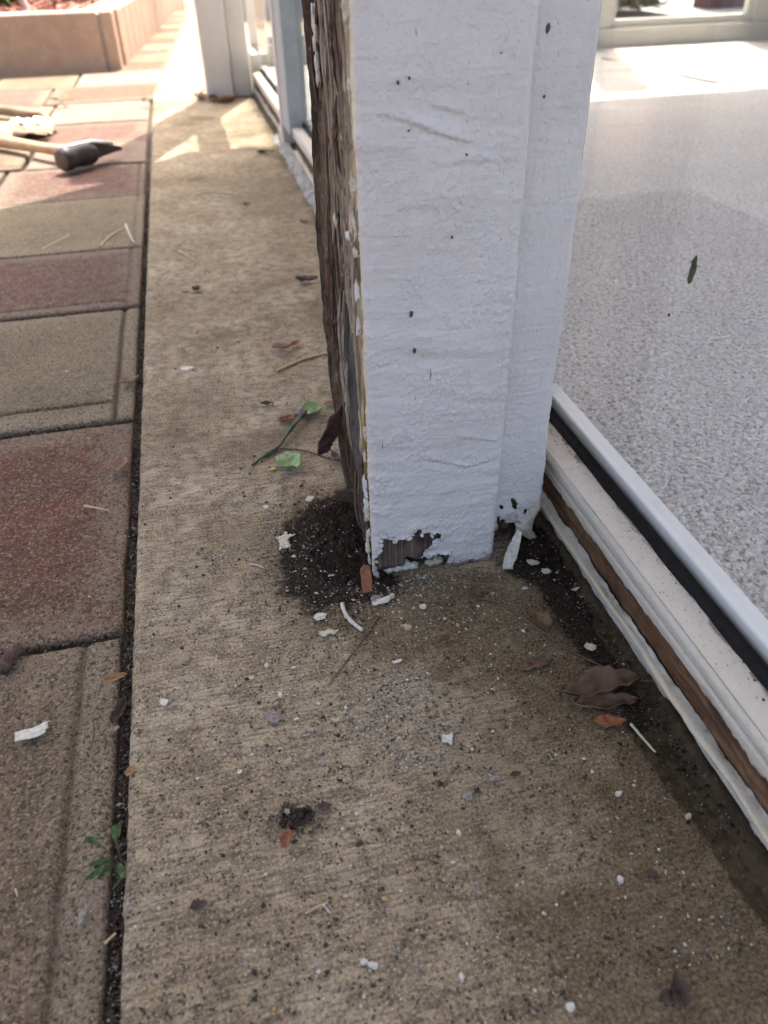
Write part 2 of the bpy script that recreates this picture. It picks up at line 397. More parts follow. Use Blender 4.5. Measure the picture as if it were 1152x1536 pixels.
# slab, broom finished, from the camera to the control joint
XE = -0.12
def slab():
    ys = [-0.6]
    while ys[-1] < 3.735: ys.append(ys[-1] + (0.02 if ys[-1] < 0.14 else max(0.0018, 0.0034 * ys[-1])))
    ys[-1] = 3.735; ys = np.array(ys)
    ex = [(-0.1195, -0.05), (-0.1200, -0.03), (-0.1200, -0.016), (-0.1195, -0.008), (-0.1182, -0.0038), (-0.1160, -0.0014), (-0.1130, -0.0003)]
    xs = np.concatenate([[e[0] for e in ex], np.arange(-0.1105, 0.345, 0.0021)])
    zz = np.concatenate([[e[1] for e in ex], np.zeros(len(xs) - len(ex))])
    X, Y = np.meshgrid(xs, ys); Z = np.tile(zz, (len(ys), 1))
    n = fbm(X * 30, Y * 30, 3, 4); n2 = fbm(X * 9, Y * 9, 8, 3)
    top = sst(-0.120, -0.112, X)
    pit = sst(0.22, 0.05, cells(X * 95, Y * 95, 4)) * (vn(X * 25, Y * 25, 3) > 0.55)
    # masks --------------------------------------------------
    wob = fbm(X * 26, Y * 26, 21, 4) * 0.013 + fbm(X * 140, Y * 140, 22, 4) * 0.010
    soil = [G(*p) for p in ((418, 850), (430, 790), (470, 752), (520, 735), (560, 760), (600, 880), (560, 905), (470, 918), (420, 890))]
    dsoil = psd(soil, X, Y) + wob
    mud = [G(*p) for p in ((745, 850), (800, 770), (860, 820), (1010, 1090), (1060, 1190), (1000, 1160), (940, 1080), (905, 1010), (850, 960), (800, 880))]
    dmud = psd(mud, X, Y) + wob * 0.8
    damp = [G(*p) for p in ((540, 890), (640, 880), (800, 850), (950, 1050), (960, 1110), (880, 1110), (760, 1040), (640, 1000), (560, 985), (500, 930))]
    ddamp = psd(damp, X, Y) + wob * 1.5
    wet = [G(*p) for p in ((985, 1085), (1040, 1160), (1300, 1480), (1300, 1640), (1152, 1395), (1100, 1330), (1040, 1240), (1010, 1195), (950, 1110))]
    dwet = psd(wet, X, Y) + wob * 0.35
    agg = [G(*p) for p in ((560, 1010), (640, 1000), (720, 1060), (680, 1140), (590, 1150), (540, 1100), (480, 1060))]
    dagg = psd(agg, X, Y) + wob * 2.0
    m = np.zeros(X.shape + (4,))
    # grime following the foot of the far wall
    foot = sst(0.075, 0.01, 0.27 - X + 0.02 * fbm(X * 20, Y * 12, 5)) * sst(0.75, 1.0, Y)
    streak = sst(0.10, 0.5, fbm(X * 7, Y * 3.2, 40, 4)) * 0.35
    m[..., 0] = np.clip(sst(0.016, -0.012, dsoil) * 0.95 + sst(0.014, -0.008, dmud) * 0.9 + foot * 0.55, 0, 1)
    m[..., 1] = np.clip(sst(0.022, -0.012, ddamp) * 0.9 + 0.5 * sst(0.05, 0.0, dsoil) + 0.5 * sst(0.02, -0.0, dwet) + streak
                        + 0.75 * sst(0.10, 0.6, fbm(X * 6, Y * 6, 61, 5)) + 0.55 * sst(0.75, 0.2, Y) * sst(0.02, 0.2, X + 0.05 * fbm(X * 8, Y * 8, 62, 3)), 0, 1)
    m[..., 2] = sst(0.0015, -0.0025, dwet) * 0.93
    m[..., 3] = np.clip(sst(0.02, -0.02, dagg) * 0.9 + sst(0.2, 0.6, fbm(X * 11, Y * 11, 77, 4)) * 0.45, 0, 1)
    wetk = m[..., 2]
    Z = Z + top * (n * 0.0005 + n2 * 0.0006 - pit * 0.0009 * (1 - wetk))
    X = X + (1 - top) * (fbm(Y * 60, Z * 60, 5, 4) * 0.0016)
    P = np.stack([X, Y, Z], -1)
    o = grid('concrete_slab', P, M_conc, attrs={'Mask': m})
    return tag(o, kind='structure')
slab()
# slab past the control joint, bending away with the path
P0 = np.array([[-0.112, 3.745], [0.17, 8.5]]); xs = np.linspace(0, 1, 24); ysn = np.linspace(0, 1, 90)
Yg = 3.745 + ysn[:, None] * 9.0 + 0 * xs[None]; L = -0.112 + (Yg - 3.745) * 0.0605; Xg = L + xs[None] * (0.9)
Pf = np.stack([Xg, Yg, 0.001 * fbm(Xg * 9, Yg * 9, 2)], -1)
Pf[:, 0, 2] = -0.05; Pf[:, 1, 0] = Pf[:, 0, 0] + 0.004
mm = zero(Pf); tag(grid('concrete_slab_far', Pf, M_conc, attrs={'Mask': mm}), kind='structure').name = 'concrete_slab'

# sand bed and paving
bed = np.stack(np.meshgrid(np.linspace(-3.2, -0.1192, 90), np.concatenate([np.linspace(-0.5, 2, 260), np.linspace(2.1, 12, 60)])), -1)
bed = np.dstack([bed, -0.0165 + 0.003 * fbm(bed[..., 0] * 40, bed[..., 1] * 40, 9)])
M_joint = mottled('dirty_joint_sand', (0.050, 0.038, 0.028), (0.11, 0.085, 0.06), 90, 0.95, 0.003, 400)
tag(grid('joint_sand', bed, M_joint), kind='structure')
paving = tag(bpy.data.objects.new('paving', None), kind='structure'); COL.objects.link(paving)
def paver(x0, x1, y0, y1, kind, grooves, seed, fine, z=-0.007, rot=0.0):
    g = 0.0035 if y0 < 2 else 0.0065; x0 += g; x1 -= g; y0 += g; y1 -= g
    st = 0.0026 if fine == 2 else (0.006 if fine == 1 else 0.02)
    nx = max(6, int((x1 - x0) / st)); ny = max(6, int((y1 - y0) / st))
    ex = np.array([0, 0, 0.0012, 0.004, 0.009]); ez = np.array([-0.016, -0.008, -0.0025, -0.0008, 0])
    ax = np.concatenate([x0 + ex, np.linspace(x0 + 0.012, x1 - 0.012, nx), x1 - ex[::-1]])
    ay = np.concatenate([y0 + ex, np.linspace(y0 + 0.012, y1 - 0.012, ny), y1 - ex[::-1]])
    zx = np.concatenate([ez, np.zeros(nx), ez[::-1]]); zy = np.concatenate([ez, np.zeros(ny), ez[::-1]])
    X, Y = np.meshgrid(ax, ay); Z = np.minimum(zx[None], zy[:, None])
    inn = (Z > -0.0015)
    X = X + 0.0022 * fbm(X * 14, Y * 14, seed, 4); Y = Y + 0.0022 * fbm(X * 14, Y * 14, seed + 3, 4)
    m = zero(np.stack([X, Y, Z], -1))
    border = np.minimum(np.minimum(X - x0, x1 - X), np.minimum(Y - y0, y1 - Y)) + 0.016 * fbm(X * 18, Y * 18, seed + 8) + 0.030 * fbm(X * 75, Y * 75, seed + 9)
    m[..., 0] = sst(0.06, 0.012, border) * 0.75
    rough = (0.0009 if fine == 2 else 0.0006) * fbm(X * 240, Y * 240, seed, 3) + 0.0008 * fbm(X * 22, Y * 22, seed + 1, 3)
    Z = Z + rough
    gz = np.zeros_like(Z)
    for (kind_g, pos, depth) in grooves:
        c = (X if kind_g == 'x' else Y) + 0.0018 * fbm(X * 28, Y * 28, seed + 5, 3)
        lim = sst(0, 0.004, (Y - (grooves_lo if kind_g == 'x' else y0))) if False else 1.0
        gg = np.exp(-((c - pos) / 0.0034) ** 2)
        if kind_g == 'x': gg = gg * (Y > min([q[1] for q in grooves if q[0] == 'y'] + [y0]) - 0.004)
        else: gg = gg * (X < max([q[1] for q in grooves if q[0] == 'x'] + [x1] if not [q for q in grooves if q[0] == 'x'] else [q[1] for q in grooves if q[0] == 'x']) + 0.004)
        gz = np.maximum(gz, gg * depth / 0.005)
    Z = Z - gz * 0.005
    m[..., 1] = np.clip(gz * 0.9 + sst(-0.0005, -0.010, np.minimum(zx[None], zy[:, None])), 0, 1)
    o = grid('paver', np.stack([X, Y, Z + z], -1), M_pav[kind], paving, attrs={'Mask': m})
    return o
ROWS = [(-0.28, 0.135, 'brown'), (0.135, 0.54, 'brown'), (0.54, 0.942, 'red'), (0.942, 1.338, 'tan'), (1.338, 1.667, 'plum'), (1.667, 2.08, 'tan'),
        (2.08, 2.44, 'plum'), (2.44, 2.74, 'pinktan'), (2.74, 3.10, 'plum'), (3.10, 3.52, 'pinktan'), (3.52, 3.95, 'red'), (3.95, 4.37, 'pinktan')]
k = 0
for r, (y0, y1, kd) in enumerate(ROWS):
    off = [0, 0, 0, 0, 0, 0, 0.02, -0.02, 0.03, 0.0, 0.05, -0.03][r]
    for c in range(5 if y0 < 3.9 else 4):
        x1 = (-0.1265 if (c or r < 10) else -0.06) - (c * 0.36 + (off if c else 0)); x0 = -0.1265 - ((c + 1) * 0.36 + off)
        kk = kd if c == 0 else ['tan', 'pinktan', 'brown', 'plum'][(r * 3 + c) % 4]
        gv = {1: [('x', -0.163, 0.0035)], 3: [('x', -0.155, 0.005), ('y', 0.998, 0.0045)], 4: [('x', -0.152, 0.003), ('y', 1.372, 0.004)],
              5: [('x', -0.150, 0.003)], 6: [('x', -0.150, 0.0035), ('y', 2.112, 0.0035)], 9: [('x', -0.150, 0.003)]}.get(r, [])
        if c: gv = [('y', y0 + 0.04, 0.004)] if r > 4 else []
        zc = -0.006 + 0.0022 * math.sin(k * 2.3)
        if r == 7: zc += 0.003
        paver(x0, x1, y0, y1, kk, gv, 100 + k, 2 if (r in (1, 2, 3) and c == 0) else (1 if c == 0 and r < 8 else 0), zc)
        k += 1
# narrow run of pavers between planter and slab, bending with the slab
for i in range(13):
    y0 = 4.38 + i * 0.30
    for c in range(1):
        xr = -0.118 + (y0 - 3.745) * 0.0605; wv = 0.22
        V = []; o = paver(xr - wv, xr + 0.05, y0, y0 + 0.295, ['red', 'tan', 'plum', 'brown'][(i * 3) % 4], [], 300 + i, 0, -0.006 + 0.002 * math.sin(i * 1.9)); k += 1

# ------------------------------------------------------------------ ROOM: floor, walls, roof
M_wall = mottled('pale_painted_wall', (0.60, 0.58, 0.53), (0.54, 0.52, 0.48), 8, 0.8, 0.001, 120)
def carpet():
    xs = np.concatenate([np.arange(0.338, 1.0, 0.0023), np.linspace(1.01, 3.0, 90)])
    ys = np.concatenate([np.linspace(-1.2, 0.2, 20), np.arange(0.205, 1.5, 0.0026), np.linspace(1.51, 3.76, 160)])
    X, Y = np.meshgrid(xs, ys)
    c = cells(X * 210, Y * 210, 5); c2 = fbm(X * 300, Y * 300, 7, 2)
    near = ((X < 1.0) & (Y < 1.5) & (Y > 0.2)).astype(float)
    Z = 0.058 + near * (0.0036 * (0.9 - c) + 0.0009 * c2) + 0.001 * fbm(X * 12, Y * 12, 3) + (1 - near) * 0.001
    # far corner: low ridges raised where the dark lines cross the carpet
    for (a, bb, h, wd) in (((1.75, 3.38), (1.773, 2.965), 0.012, 0.016), ((1.773, 2.965), (1.85, 2.57), 0.012, 0.018), ((1.85, 2.57), (2.3, 2.60), 0.014, 0.03), ((1.566, 3.067), (1.78, 3.10), 0.012, 0.02), ((1.78, 3.10), (1.95, 3.22), 0.012, 0.02), ((1.95, 3.22), (2.75, 3.26), 0.014, 0.025)):
        e = np.array(bb) - np.array(a); t = np.clip(((X - a[0]) * e[0] + (Y - a[1]) * e[1]) / (e @ e), 0, 1)
        d = np.hypot(X - a[0] - t * e[0], Y - a[1] - t * e[1] + 0.03 * fbm(X * 4, Y * 4, 8))
        Z = Z + h * np.exp(-(d / wd) ** 2)
    return tag(grid('floor', np.stack([X, Y, Z], -1), M_carpet), kind='structure')
carpet()
# lengths: room spans x 0.30..2.80, y -1.2..3.75
sw = empty('side_wall', (2.86, 3.0, 0), 'plain pale inner wall on the far right of the carpeted room', 'wall')
box('wall', (2.80, 2.92, 2.2, 3.92, -0.05, 2.3), M_wall, sw)
roofm = mottled('roof_board', (0.36, 0.33, 0.29), (0.30, 0.27, 0.24), 10, 0.9, 0.001, 90)
rp = [(3.2, 3.66), (0.40, 3.64), (0.17, 3.37), (-0.05, 3.19), (-0.9, 2.55), (-1.3, 2.1), (-1.3, -0.3), (3.2, -0.3)]  # unseen roof; outline worked back from the shadow edge it has to cast
n = len(rp)
rm = mesh('shade_roof', [(x, y, 2.30) for x, y in rp] + [(x, y, 2.42) for x, y in rp], [tuple(range(n))[::-1], tuple(range(n, 2 * n))] + [(i, (i + 1) % n, n + (i + 1) % n, n + i) for i in range(n)], roofm)
tag(link('shade_roof', rm), 'unseen flat roof over the room and the near slab, outline shaped to cast their shade', 'roof')

# windows of the far wall (y = 3.75)
fw = empty('far_window_wall', (1.5, 3.75, 0), 'run of pale framed windows at the sunlit far end of the carpeted room', 'window')
YF = 3.75
box('bottom_rail', [(0.30, 2.795, YF, YF + 0.05, 0.052, 0.118), (0.30, 2.795, YF - 0.012, YF + 0.055, 0.118, 0.135)], M_offw, fw, 0.003)
for (a, b_) in ((0.30, 0.34), (1.08, 1.20), (1.80, 1.915), (2.635, 2.78)):
    box('stile', (a, b_, YF - 0.004, YF + 0.048, 0.136, 2.29), M_offw, fw, 0.003)
for (a, b_) in ((0.34, 1.08), (1.20, 1.80), (1.915, 2.635)):
    f = box('sash', [(a, a + 0.03, YF + 0.01, YF + 0.04, 0.136, 2.29), (b_ - 0.03, b_, YF + 0.01, YF + 0.04, 0.136, 2.29), (a + 0.03, b_ - 0.03, YF + 0.01, YF + 0.04, 0.136, 0.165)], M_offw, fw, 0.003)
    g_ = box('pane', (a + 0.03, b_ - 0.03, YF + 0.024, YF + 0.028, 0.165, 2.29), M_glass, fw)

# ------------------------------------------------------------------ NEAR POST
post = empty('rotting_post', (0.17, 0.60, 0), 'white painted post with a stripped rotten left side and a hole at its foot', 'post')
HOLE = [(570, 810), (577, 809), (591, 810), (601, 810), (612, 805), (622, 803), (621, 793), (631, 794), (632, 800), (643, 798), (648, 801), (659, 799), (663, 805), (648, 809), (646, 819), (636, 824), (634, 833), (643, 838), (654, 831), (673, 831), (666, 855), (654, 850), (643, 857), (636, 868), (627, 874), (593, 879), (577, 875), (572, 869), (563, 841), (574, 824), (570, 817)]
HOLE = [PY(*p, 0.545) for p in HOLE]
CAV = [PY(*p, 0.545) for p in ((608, 834), (619, 840), (633, 841), (645, 840), (660, 833), (673, 831), (668, 854), (643, 860), (634, 866), (624, 866), (608, 856))]
def post_paint():
    # path around the front: left return, front, right return
    r = 0.0055; x0, x1, y0 = 0.108, 0.2295, 0.545
    path = []
    for t in np.linspace(0, 1, 12): path.append((x0, y0 + 0.0185 - (0.0185 - r) * t, -1, 0))
    for a in np.linspace(0, 90, 8)[1:-1]: path.append((x0 + r - r * math.cos(R_(a)), y0 + r - r * math.sin(R_(a)), -math.cos(R_(a)), -math.sin(R_(a))))
    for t in np.linspace(0, 1, 118): path.append((x0 + r + (x1 - x0 - 2 * r) * t, y0, 0, -1))
    for a in np.linspace(90, 0, 8)[1:-1]: path.append((x1 - r + r * math.cos(R_(a)), y0 + r - r * math.sin(R_(a)), math.cos(R_(a)), -math.sin(R_(a))))
    for t in np.linspace(0, 1, 10): path.append((x1, y0 + r + 0.03 * t, 1, 0))
    path = np.array(path); s = np.concatenate([[0], np.cumsum(np.hypot(*np.diff(path[:, :2], axis=0).T))])
    zs = np.concatenate([np.arange(-0.004, 0.12, 0.0011), np.arange(0.12, 0.60, 0.0015), np.linspace(0.61, 2.3, 40)])
    Sg, Z = np.meshgrid(s, zs); X = np.tile(path[:, 0], (len(zs), 1)); Y = np.tile(path[:, 1], (len(zs), 1))
    NX = np.tile(path[:, 2], (len(zs), 1)); NY = np.tile(path[:, 3], (len(zs), 1))
    tilt = Z + Sg * 0.10
    # brushed ripples, lumps, blisters
    rip = fbm(Sg * 16, tilt * 95 , 11, 2) * 0.00050 * (0.55 + 1.2 * vn(Sg * 14, Z * 9, 5)) + fbm(Sg * 14, Z * 14, 12, 3) * 0.0009
    bl = sst(0.30, 0.05, cells(Sg * 170, Z * 170, 6)) * sst(0.42, 0.7, vn(Sg * 35, Z * 35, 8)) * 0.0011 + 0.0006 * sst(0.0, 0.5, fbm(Sg * 75, Z * 75, 13, 3))
    bl = bl + 0.0006 * (sst(0.04, 0.0, np.abs(fbm(Sg * 24, Z * 42, 19, 3))) * sst(0.52, 0.8, vn(Sg * 11, Z * 11, 20)))
    wr = 0
    for (px, py, px2, py2, hh) in ((572, 172, 640, 192, 1), (640, 196, 700, 212, 1), (655, 160, 690, 170, .6), (640, 690, 700, 700, .8), (700, 702, 735, 690, .7), (690, 655, 740, 662, .5), (660, 250, 730, 240, .5)):
        a = PY(px, py, y0); b_ = PY(px2, py2, y0); a = (a[0] - x0 + 0.016, a[1]); b_ = (b_[0] - x0 + 0.016, b_[1])
        e = np.array(b_) - np.array(a); t = np.clip(((Sg - a[0]) * e[0] + (Z - a[1]) * e[1]) / (e @ e), 0, 1)
        dd = np.hypot(Sg - a[0] - t * e[0], Z - a[1] - t * e[1] + 0.0060 * fbm(Sg * 45, Z * 45, 2, 4))
        sg = (Z - a[1] - t * e[1])
        wr = wr + hh * 0.0013 * np.exp(-(dd / 0.0050) ** 2) * np.where(sg > 0, 1, -0.6)
    dz = rip + bl + wr
    hx, hz = Sg - 0.0215 + x0 + r, Z                    # front-plane coordinates
    hd = psd(HOLE, X, Z) + 0.0007 * fbm(Sg * 420, Z * 420, 9, 2)
    front = (NY < -0.5)
    hd = np.where(front, hd, 1.0)
    # paint lifts round the hole
    dz = dz + 0.0022 * np.exp(-np.clip(hd, 0, 1) / 0.0035) * (0.3 + vn(Sg * 130, Z * 130, 4))
    X = X + NX * dz; Y = Y + NY * dz
    keep = hd > 0
    # ragged left return, ragged foot
    redge = 0.0065 + 0.0035 * fbm(Z * 26, Z * 0, 30, 4) - 0.0035 * sst(0.25, 0.46, Z) + 0.004 * sst(0.09, 0.0, Z)
    keep &= Sg > redge
    foot = -0.0005 + 0.0018 * fbm(Sg * 120, Sg * 0, 31, 4)
    keep &= Z > foot
    m = zero(np.stack([X, Y, Z], -1))
    low = 0.8 * sst(0.010, 0.0, Z + 0.006 * fbm(Sg * 60, Z * 60, 14))
    m[..., 0] = np.clip(0.75 * low * sst(0.03, 0.12, Sg) + 0.50 * low + 0.5 * sst(0.002, 0.0, hd) + 0.18 * sst(0.1, 0.5, fbm(Sg * 30, Z * 18, 15, 4)), 0, 1)
    m[..., 3] = np.clip(sst(0.020, 0.004, Z + 0.008 * fbm(Sg * 50, Z * 50, 16)) * sst(0.05, 0.09, Sg) + 0.8 * sst(0.012, 0.003, hd), 0, 1)
    m[..., 1] = np.clip(sst(0.017, 0.011, Sg) * (0.4 + 0.7 * vn(Z * 20, Z * 0, 3)), 0, 1) * 0.85
    o = grid('paint_coat', np.stack([X, Y, Z], -1), M_paint, post, keep=keep, attrs={'Mask': m}, flip=False)
    md = o.modifiers.new('thickness', 'SOLIDIFY'); md.thickness = 0.0011; md.offset = -1
    return o
post_paint()
def bare_core():
    xs = np.arange(0.1105, 0.2275, 0.0011); zs = np.concatenate([np.arange(-0.002, 0.10, 0.0012), [0.3, 0.7, 2.3]])
    X, Z = np.meshgrid(xs, zs)
    cd = psd(CAV, X, Z) + 0.0022 * fbm(X * 150, Z * 150, 3, 3)
    Y = 0.5482 + 0.0007 * fbm(X * 500, Z * 14, 4, 3) + 0.034 * sst(0.0, -0.006, cd) + 0.006 * sst(0.012, 0.0, Z)
    m = zero(np.stack([X, Y, Z], -1)); m[..., 0] = np.clip(sst(0.001, -0.004, cd) * 0.95 + 0.6 * sst(0.25, 0.6, fbm(X * 90, Z * 30, 6)), 0, 1)
    grid('bare_wood', np.stack([X, Y, Z], -1), M_bare, post, attrs={'Mask': m})
    box('core', (0.126, 0.2255, 0.588, 0.715, 0.0, 2.3), M_bare, post)
bare_core()
def rotten_side():
    ys = np.arange(0.553, 0.765, 0.0015); zs = np.concatenate([np.arange(-0.006, 0.60, 0.0017), np.linspace(0.61, 2.3, 30)])
    Yg, Z = np.meshgrid(ys, zs)
    # far edge of the timber, as seen against the slab
    zf = np.array([-0.01, 0.006, 0.035, 0.07, 0.132, 0.2, 0.268, 0.33, 0.404, 0.457, 0.6, 2.4]); yf = np.array([0.598, 0.612, 0.668, 0.695, 0.722, 0.738, 0.745, 0.735, 0.722, 0.740, 0.742, 0.742])
    far = np.interp(Z, zf, yf) + 0.005 * fbm(Z * 42, Z * 0, 15, 4)
    grain = fbm(Yg * 420, Z * 9, 16, 4) * 0.0013 + fbm(Yg * 110, Z * 8, 17, 3) * 0.0022 + 0.0040 * sst(0.27, 0.42, fbm(Yg * 55, Z * 4.5, 128, 3))
    X = 0.1105 + grain + 0.0016 * fbm(Yg * 60, Z * 60, 18, 4)
    # bark-like lip at the far edge
    lip = sst(0.020, 0.004, far - Yg); X = X - 0.0045 * lip * (0.4 + vn(Z * 40, Yg * 30, 2))
    # open crevice with a grey slat inside
    cz = np.array([z for y, z in (PXp(*p, 0.112) for p in ((548, 830), (545, 760), (541, 700), (534, 600), (529, 520), (522, 470), (512, 432)))])
    cy = np.array([y for y, z in (PXp(*p, 0.112) for p in ((548, 830), (545, 760), (541, 700), (534, 600), (529, 520), (522, 470), (512, 432)))])
    cc = np.interp(Z, cz, cy); act = sst(cz[-1] + 0.004, cz[-1] - 0.012, Z)
    cw = 0.0115
    crev = np.exp(-((Yg - cc) / cw) ** 4) * act
    slat = sst(0.0, 0.008, Yg - cc - 0.004) * sst(0.060, 0.046, Yg - cc) * act
    X = X + 0.022 * crev + 0.0028 * slat
    # foot rots back
    ft = sst(0.055, 0.0, Z + 0.01 * fbm(Yg * 60, Z * 60, 19)); X = X + 0.007 * ft
    keep = Yg < far
    pit = (cells(Yg * 110, Z * 45, 23) < 0.16) & (vn(Yg * 30, Z * 20, 24) > 0.5)
    X = X + pit * 0.003
    m = zero(np.stack([X, Yg, Z], -1))
    m[..., 0] = np.clip(crev * 1.1 + 0.75 * ft * (0.3 + vn(Yg * 70, Z * 40, 25)) + lip * 0.7 + pit * 0.9 + 0.7 * sst(0.25, 0.6, fbm(Yg * 70, Z * 10, 26, 4)), 0, 1)
    m[..., 1] = slat * 0.9
    uu = (Yg - 0.553) / (far - 0.553)
    nz = fbm(Yg * 90, Z * 9, 127, 4)
    m[..., 2] = np.clip(0.8 * sst(0.25, 0.55, fbm(Yg * 40, Z * 12, 27, 4)) + 0.75 * sst(0.62, 0.9, uu + 0.25 * nz) + 0.6 * sst(0.03, 0.10, Yg - 0.553) * sst(0.07, 0.0, Z - 0.02 * nz), 0, 1)
    m[..., 0] = np.clip(m[..., 0] + 0.9 * sst(0.27, 0.40, fbm(Yg * 55, Z * 4.5, 128, 3)) + 0.5 * sst(0.8, 1.0, uu + 0.2 * nz), 0, 1)
    m[..., 3] = np.clip(sst(0.20, 0.10, uu + 0.22 * fbm(Z * 13, Yg * 40, 129, 4)) * (0.5 + vn(Z * 50, Yg * 80, 130)), 0, 1) * (1 - crev)
    o = grid('weathered_face', np.stack([X, Yg, Z], -1), M_rot, post, keep=keep, attrs={'Mask': m}, flip=True)
    # dark lip board behind the far edge, reads as the torn edge of the cladding
    zz = np.concatenate([np.arange(0.03, 0.60, 0.003), np.linspace(0.62, 2.3, 20)]); 
    farz = np.interp(zz, zf, yf) + 0.005 * fbm(zz * 42, zz * 0, 15, 4)
    us = np.linspace(0, 1, 8); U, Z2 = np.meshgrid(us, zz)
    X2 = 0.104 + 0.030 * U + 0.0012 * fbm(Z2 * 90, U * 4, 33, 3); Y2 = farz[:, None] - 0.002 + 0.010 * (1 - U) * (0.2 + vn(Z2 * 22, U * 2, 34)) 
    m2 = zero(np.stack([X2, Y2, Z2], -1)); m2[..., 0] = 0.75
    grid('torn_edge', np.stack([X2, Y2, Z2], -1), M_rot, post, attrs={'Mask': m2}).modifiers.new('t', 'SOLIDIFY').thickness = 0.002
rotten_side()
def trim_board():
    x0, x1, y0, r = 0.2265, 0.2810, 0.559, 0.004
    path = [(x0 + (x1 - r - x0) * t, y0, 0, -1) for t in np.linspace(0, 1, 62)]
    path += [(x1 - r + r * math.cos(R_(a)), y0 + r - r * math.sin(R_(a)), math.cos(R_(a)), -math.sin(R_(a))) for a in (72, 54, 36, 18, 0)]
    path += [(x1, y0 + r + q, 1, 0) for q in (0.002, 0.006, 0.012)]
    path = np.array(path); zs = np.concatenate([np.arange(-0.004, 0.12, 0.0011), np.arange(0.12, 0.60, 0.0017), np.linspace(0.61, 2.3, 40)])
    s = np.concatenate([[0], np.cumsum(np.hypot(*np.diff(path[:, :2], axis=0).T))])
    Sg, Z = np.meshgrid(s, zs); X = np.tile(path[:, 0], (len(zs), 1)); Y = np.tile(path[:, 1], (len(zs), 1)); NX = np.tile(path[:, 2], (len(zs), 1)); NY = np.tile(path[:, 3], (len(zs), 1))
    d = fbm(Sg * 60, Z * 14, 40, 4) * 0.0006 + fbm(Sg * 18, Z * 18, 41, 3) * 0.0009 + 0.0005 * sst(0.25, 0.05, cells(Sg * 150, Z * 150, 43))
    d = d + 0.003 * sst(0.10, 0.03, Z) * fbm(Sg * 45, Z * 45, 42, 3)
    wav = 0.0028 * fbm(Z * 22, Z * 0, 44, 4) + 0.003 * (vn(Z * 9, Z * 0, 46) - 0.5)
    gone = [PY(*p, y0) for p in ((700, 799), (750, 797), (771, 795), (781, 800), (797, 814), (811, 816), (807, 807), (799, 796), (799, 786), (806, 772), (819, 757), (900, 757), (900, 960), (700, 960))]
    gd = psd(gone, X, Z) + 0.0010 * fbm(Sg * 300, Z * 300, 45, 3)
    X = X + NX * d + wav * sst(0.038, 0.054, Sg); Y = Y + NY * d
    keep = gd > 0
    for P_ in ([(767, 750), (772, 750), (776, 756), (774, 763), (770, 762)], [(749, 757), (756, 760), (753, 764), (749, 763)], [(748, 786), (753, 778), (757, 781), (760, 787), (772, 786), (774, 794), (756, 799), (748, 797)], [(786, 765), (790, 765), (789, 771), (786, 771)], [(745, 776), (749, 774), (749, 784), (745, 786)]):
        keep &= (psd([PY(*p, y0) for p in P_], X, Z) + 0.0009 * fbm(Sg * 400, Z * 400, 47, 2)) > 0
    m = zero(np.stack([X, Y, Z], -1))
    m[..., 3] = np.clip(sst(0.030, 0.004, gd), 0, 1) * 0.9
    m[..., 0] = np.clip(0.9 * sst(0.007, 0.0, gd) + 0.35 * sst(0.06, 0.02, Z), 0, 1); m[..., 1] = sst(0.016, 0.003, gd) * 0.55
    o = grid('trim_board', np.stack([X, Y, Z], -1), M_paint, post, keep=keep, attrs={'Mask': m})
    md = o.modifiers.new('thickness', 'SOLIDIFY'); md.thickness = 0.0012; md.offset = -1
    # rotten wood behind it
    xs = np.arange(0.2275, 0.2765, 0.0016); zs = np.concatenate([np.arange(0.0, 0.11, 0.0018), [0.3, 1, 2.3]])
    X, Z = np.meshgrid(xs, zs)
    Y = 0.5655 + 0.0022 * fbm(X * 160, Z * 60, 50, 4) + 0.012 * sst(0.03, 0.0, Z + 0.012 * fbm(X * 60, Z * 60, 51)) + 0.02 * sst(0.258, 0.276, X) * sst(0.06, 0.03, Z)
    m = zero(np.stack([X, Y, Z], -1)); m[..., 0] = 0.35 + 0.6 * sst(-0.1, 0.4, fbm(X * 70, Z * 50, 52)); m[..., 2] = 0.3
    grid('rotten_stub', np.stack([X, Y, Z], -1), M_rot, post, attrs={'Mask': m})
    box('stud', (0.2305, 0.2765, 0.592, 0.655, 0.0, 2.3), M_bare, post)
trim_board()
# crumbling paint lumps inside the hole
def lump(name, c, s, mat, parent=None, seed=0, flat=1.0, n=12):
    us = np.linspace(0, 2 * np.pi, n * 2 + 1); vs = np.linspace(0, np.pi, n)
    U, V_ = np.meshgrid(us, vs); X = np.sin(V_) * np.cos(U); Y = np.sin(V_) * np.sin(U); Z = np.cos(V_)
    d = 1 + 0.45 * fbm(X * 2 + 5 + seed, Y * 2 + Z * 2.3 + 9, seed, 3); d[:, -1] = d[:, 0]; d[0] = d[0].mean(); d[-1] = d[-1].mean()
    P = np.stack([c[0] + X * d * s[0], c[1] + Y * d * s[1], c[2] + Z * d * s[2] * flat], -1)
    return grid(name, P, mat, parent, flip=True)
for i, (px, py, sx, sz) in enumerate(((584, 868, 0.0055, 0.004), (597, 862, 0.0055, 0.0065), (608, 860, 0.006, 0.0072), (620, 857, 0.005, 0.004), (646, 858, 0.006, 0.0035), (656, 853, 0.007, 0.004), (613, 872, 0.008, 0.003))):
    x, z = PY(px, py, 0.553); o = lump('paint_crumb', (x, 0.5525 + 0.001 * (i % 3), max(z, 0.003)), (sx, 0.004, sz), M_chip if i not in (4, 5) else M_chipc, post, 200 + i)
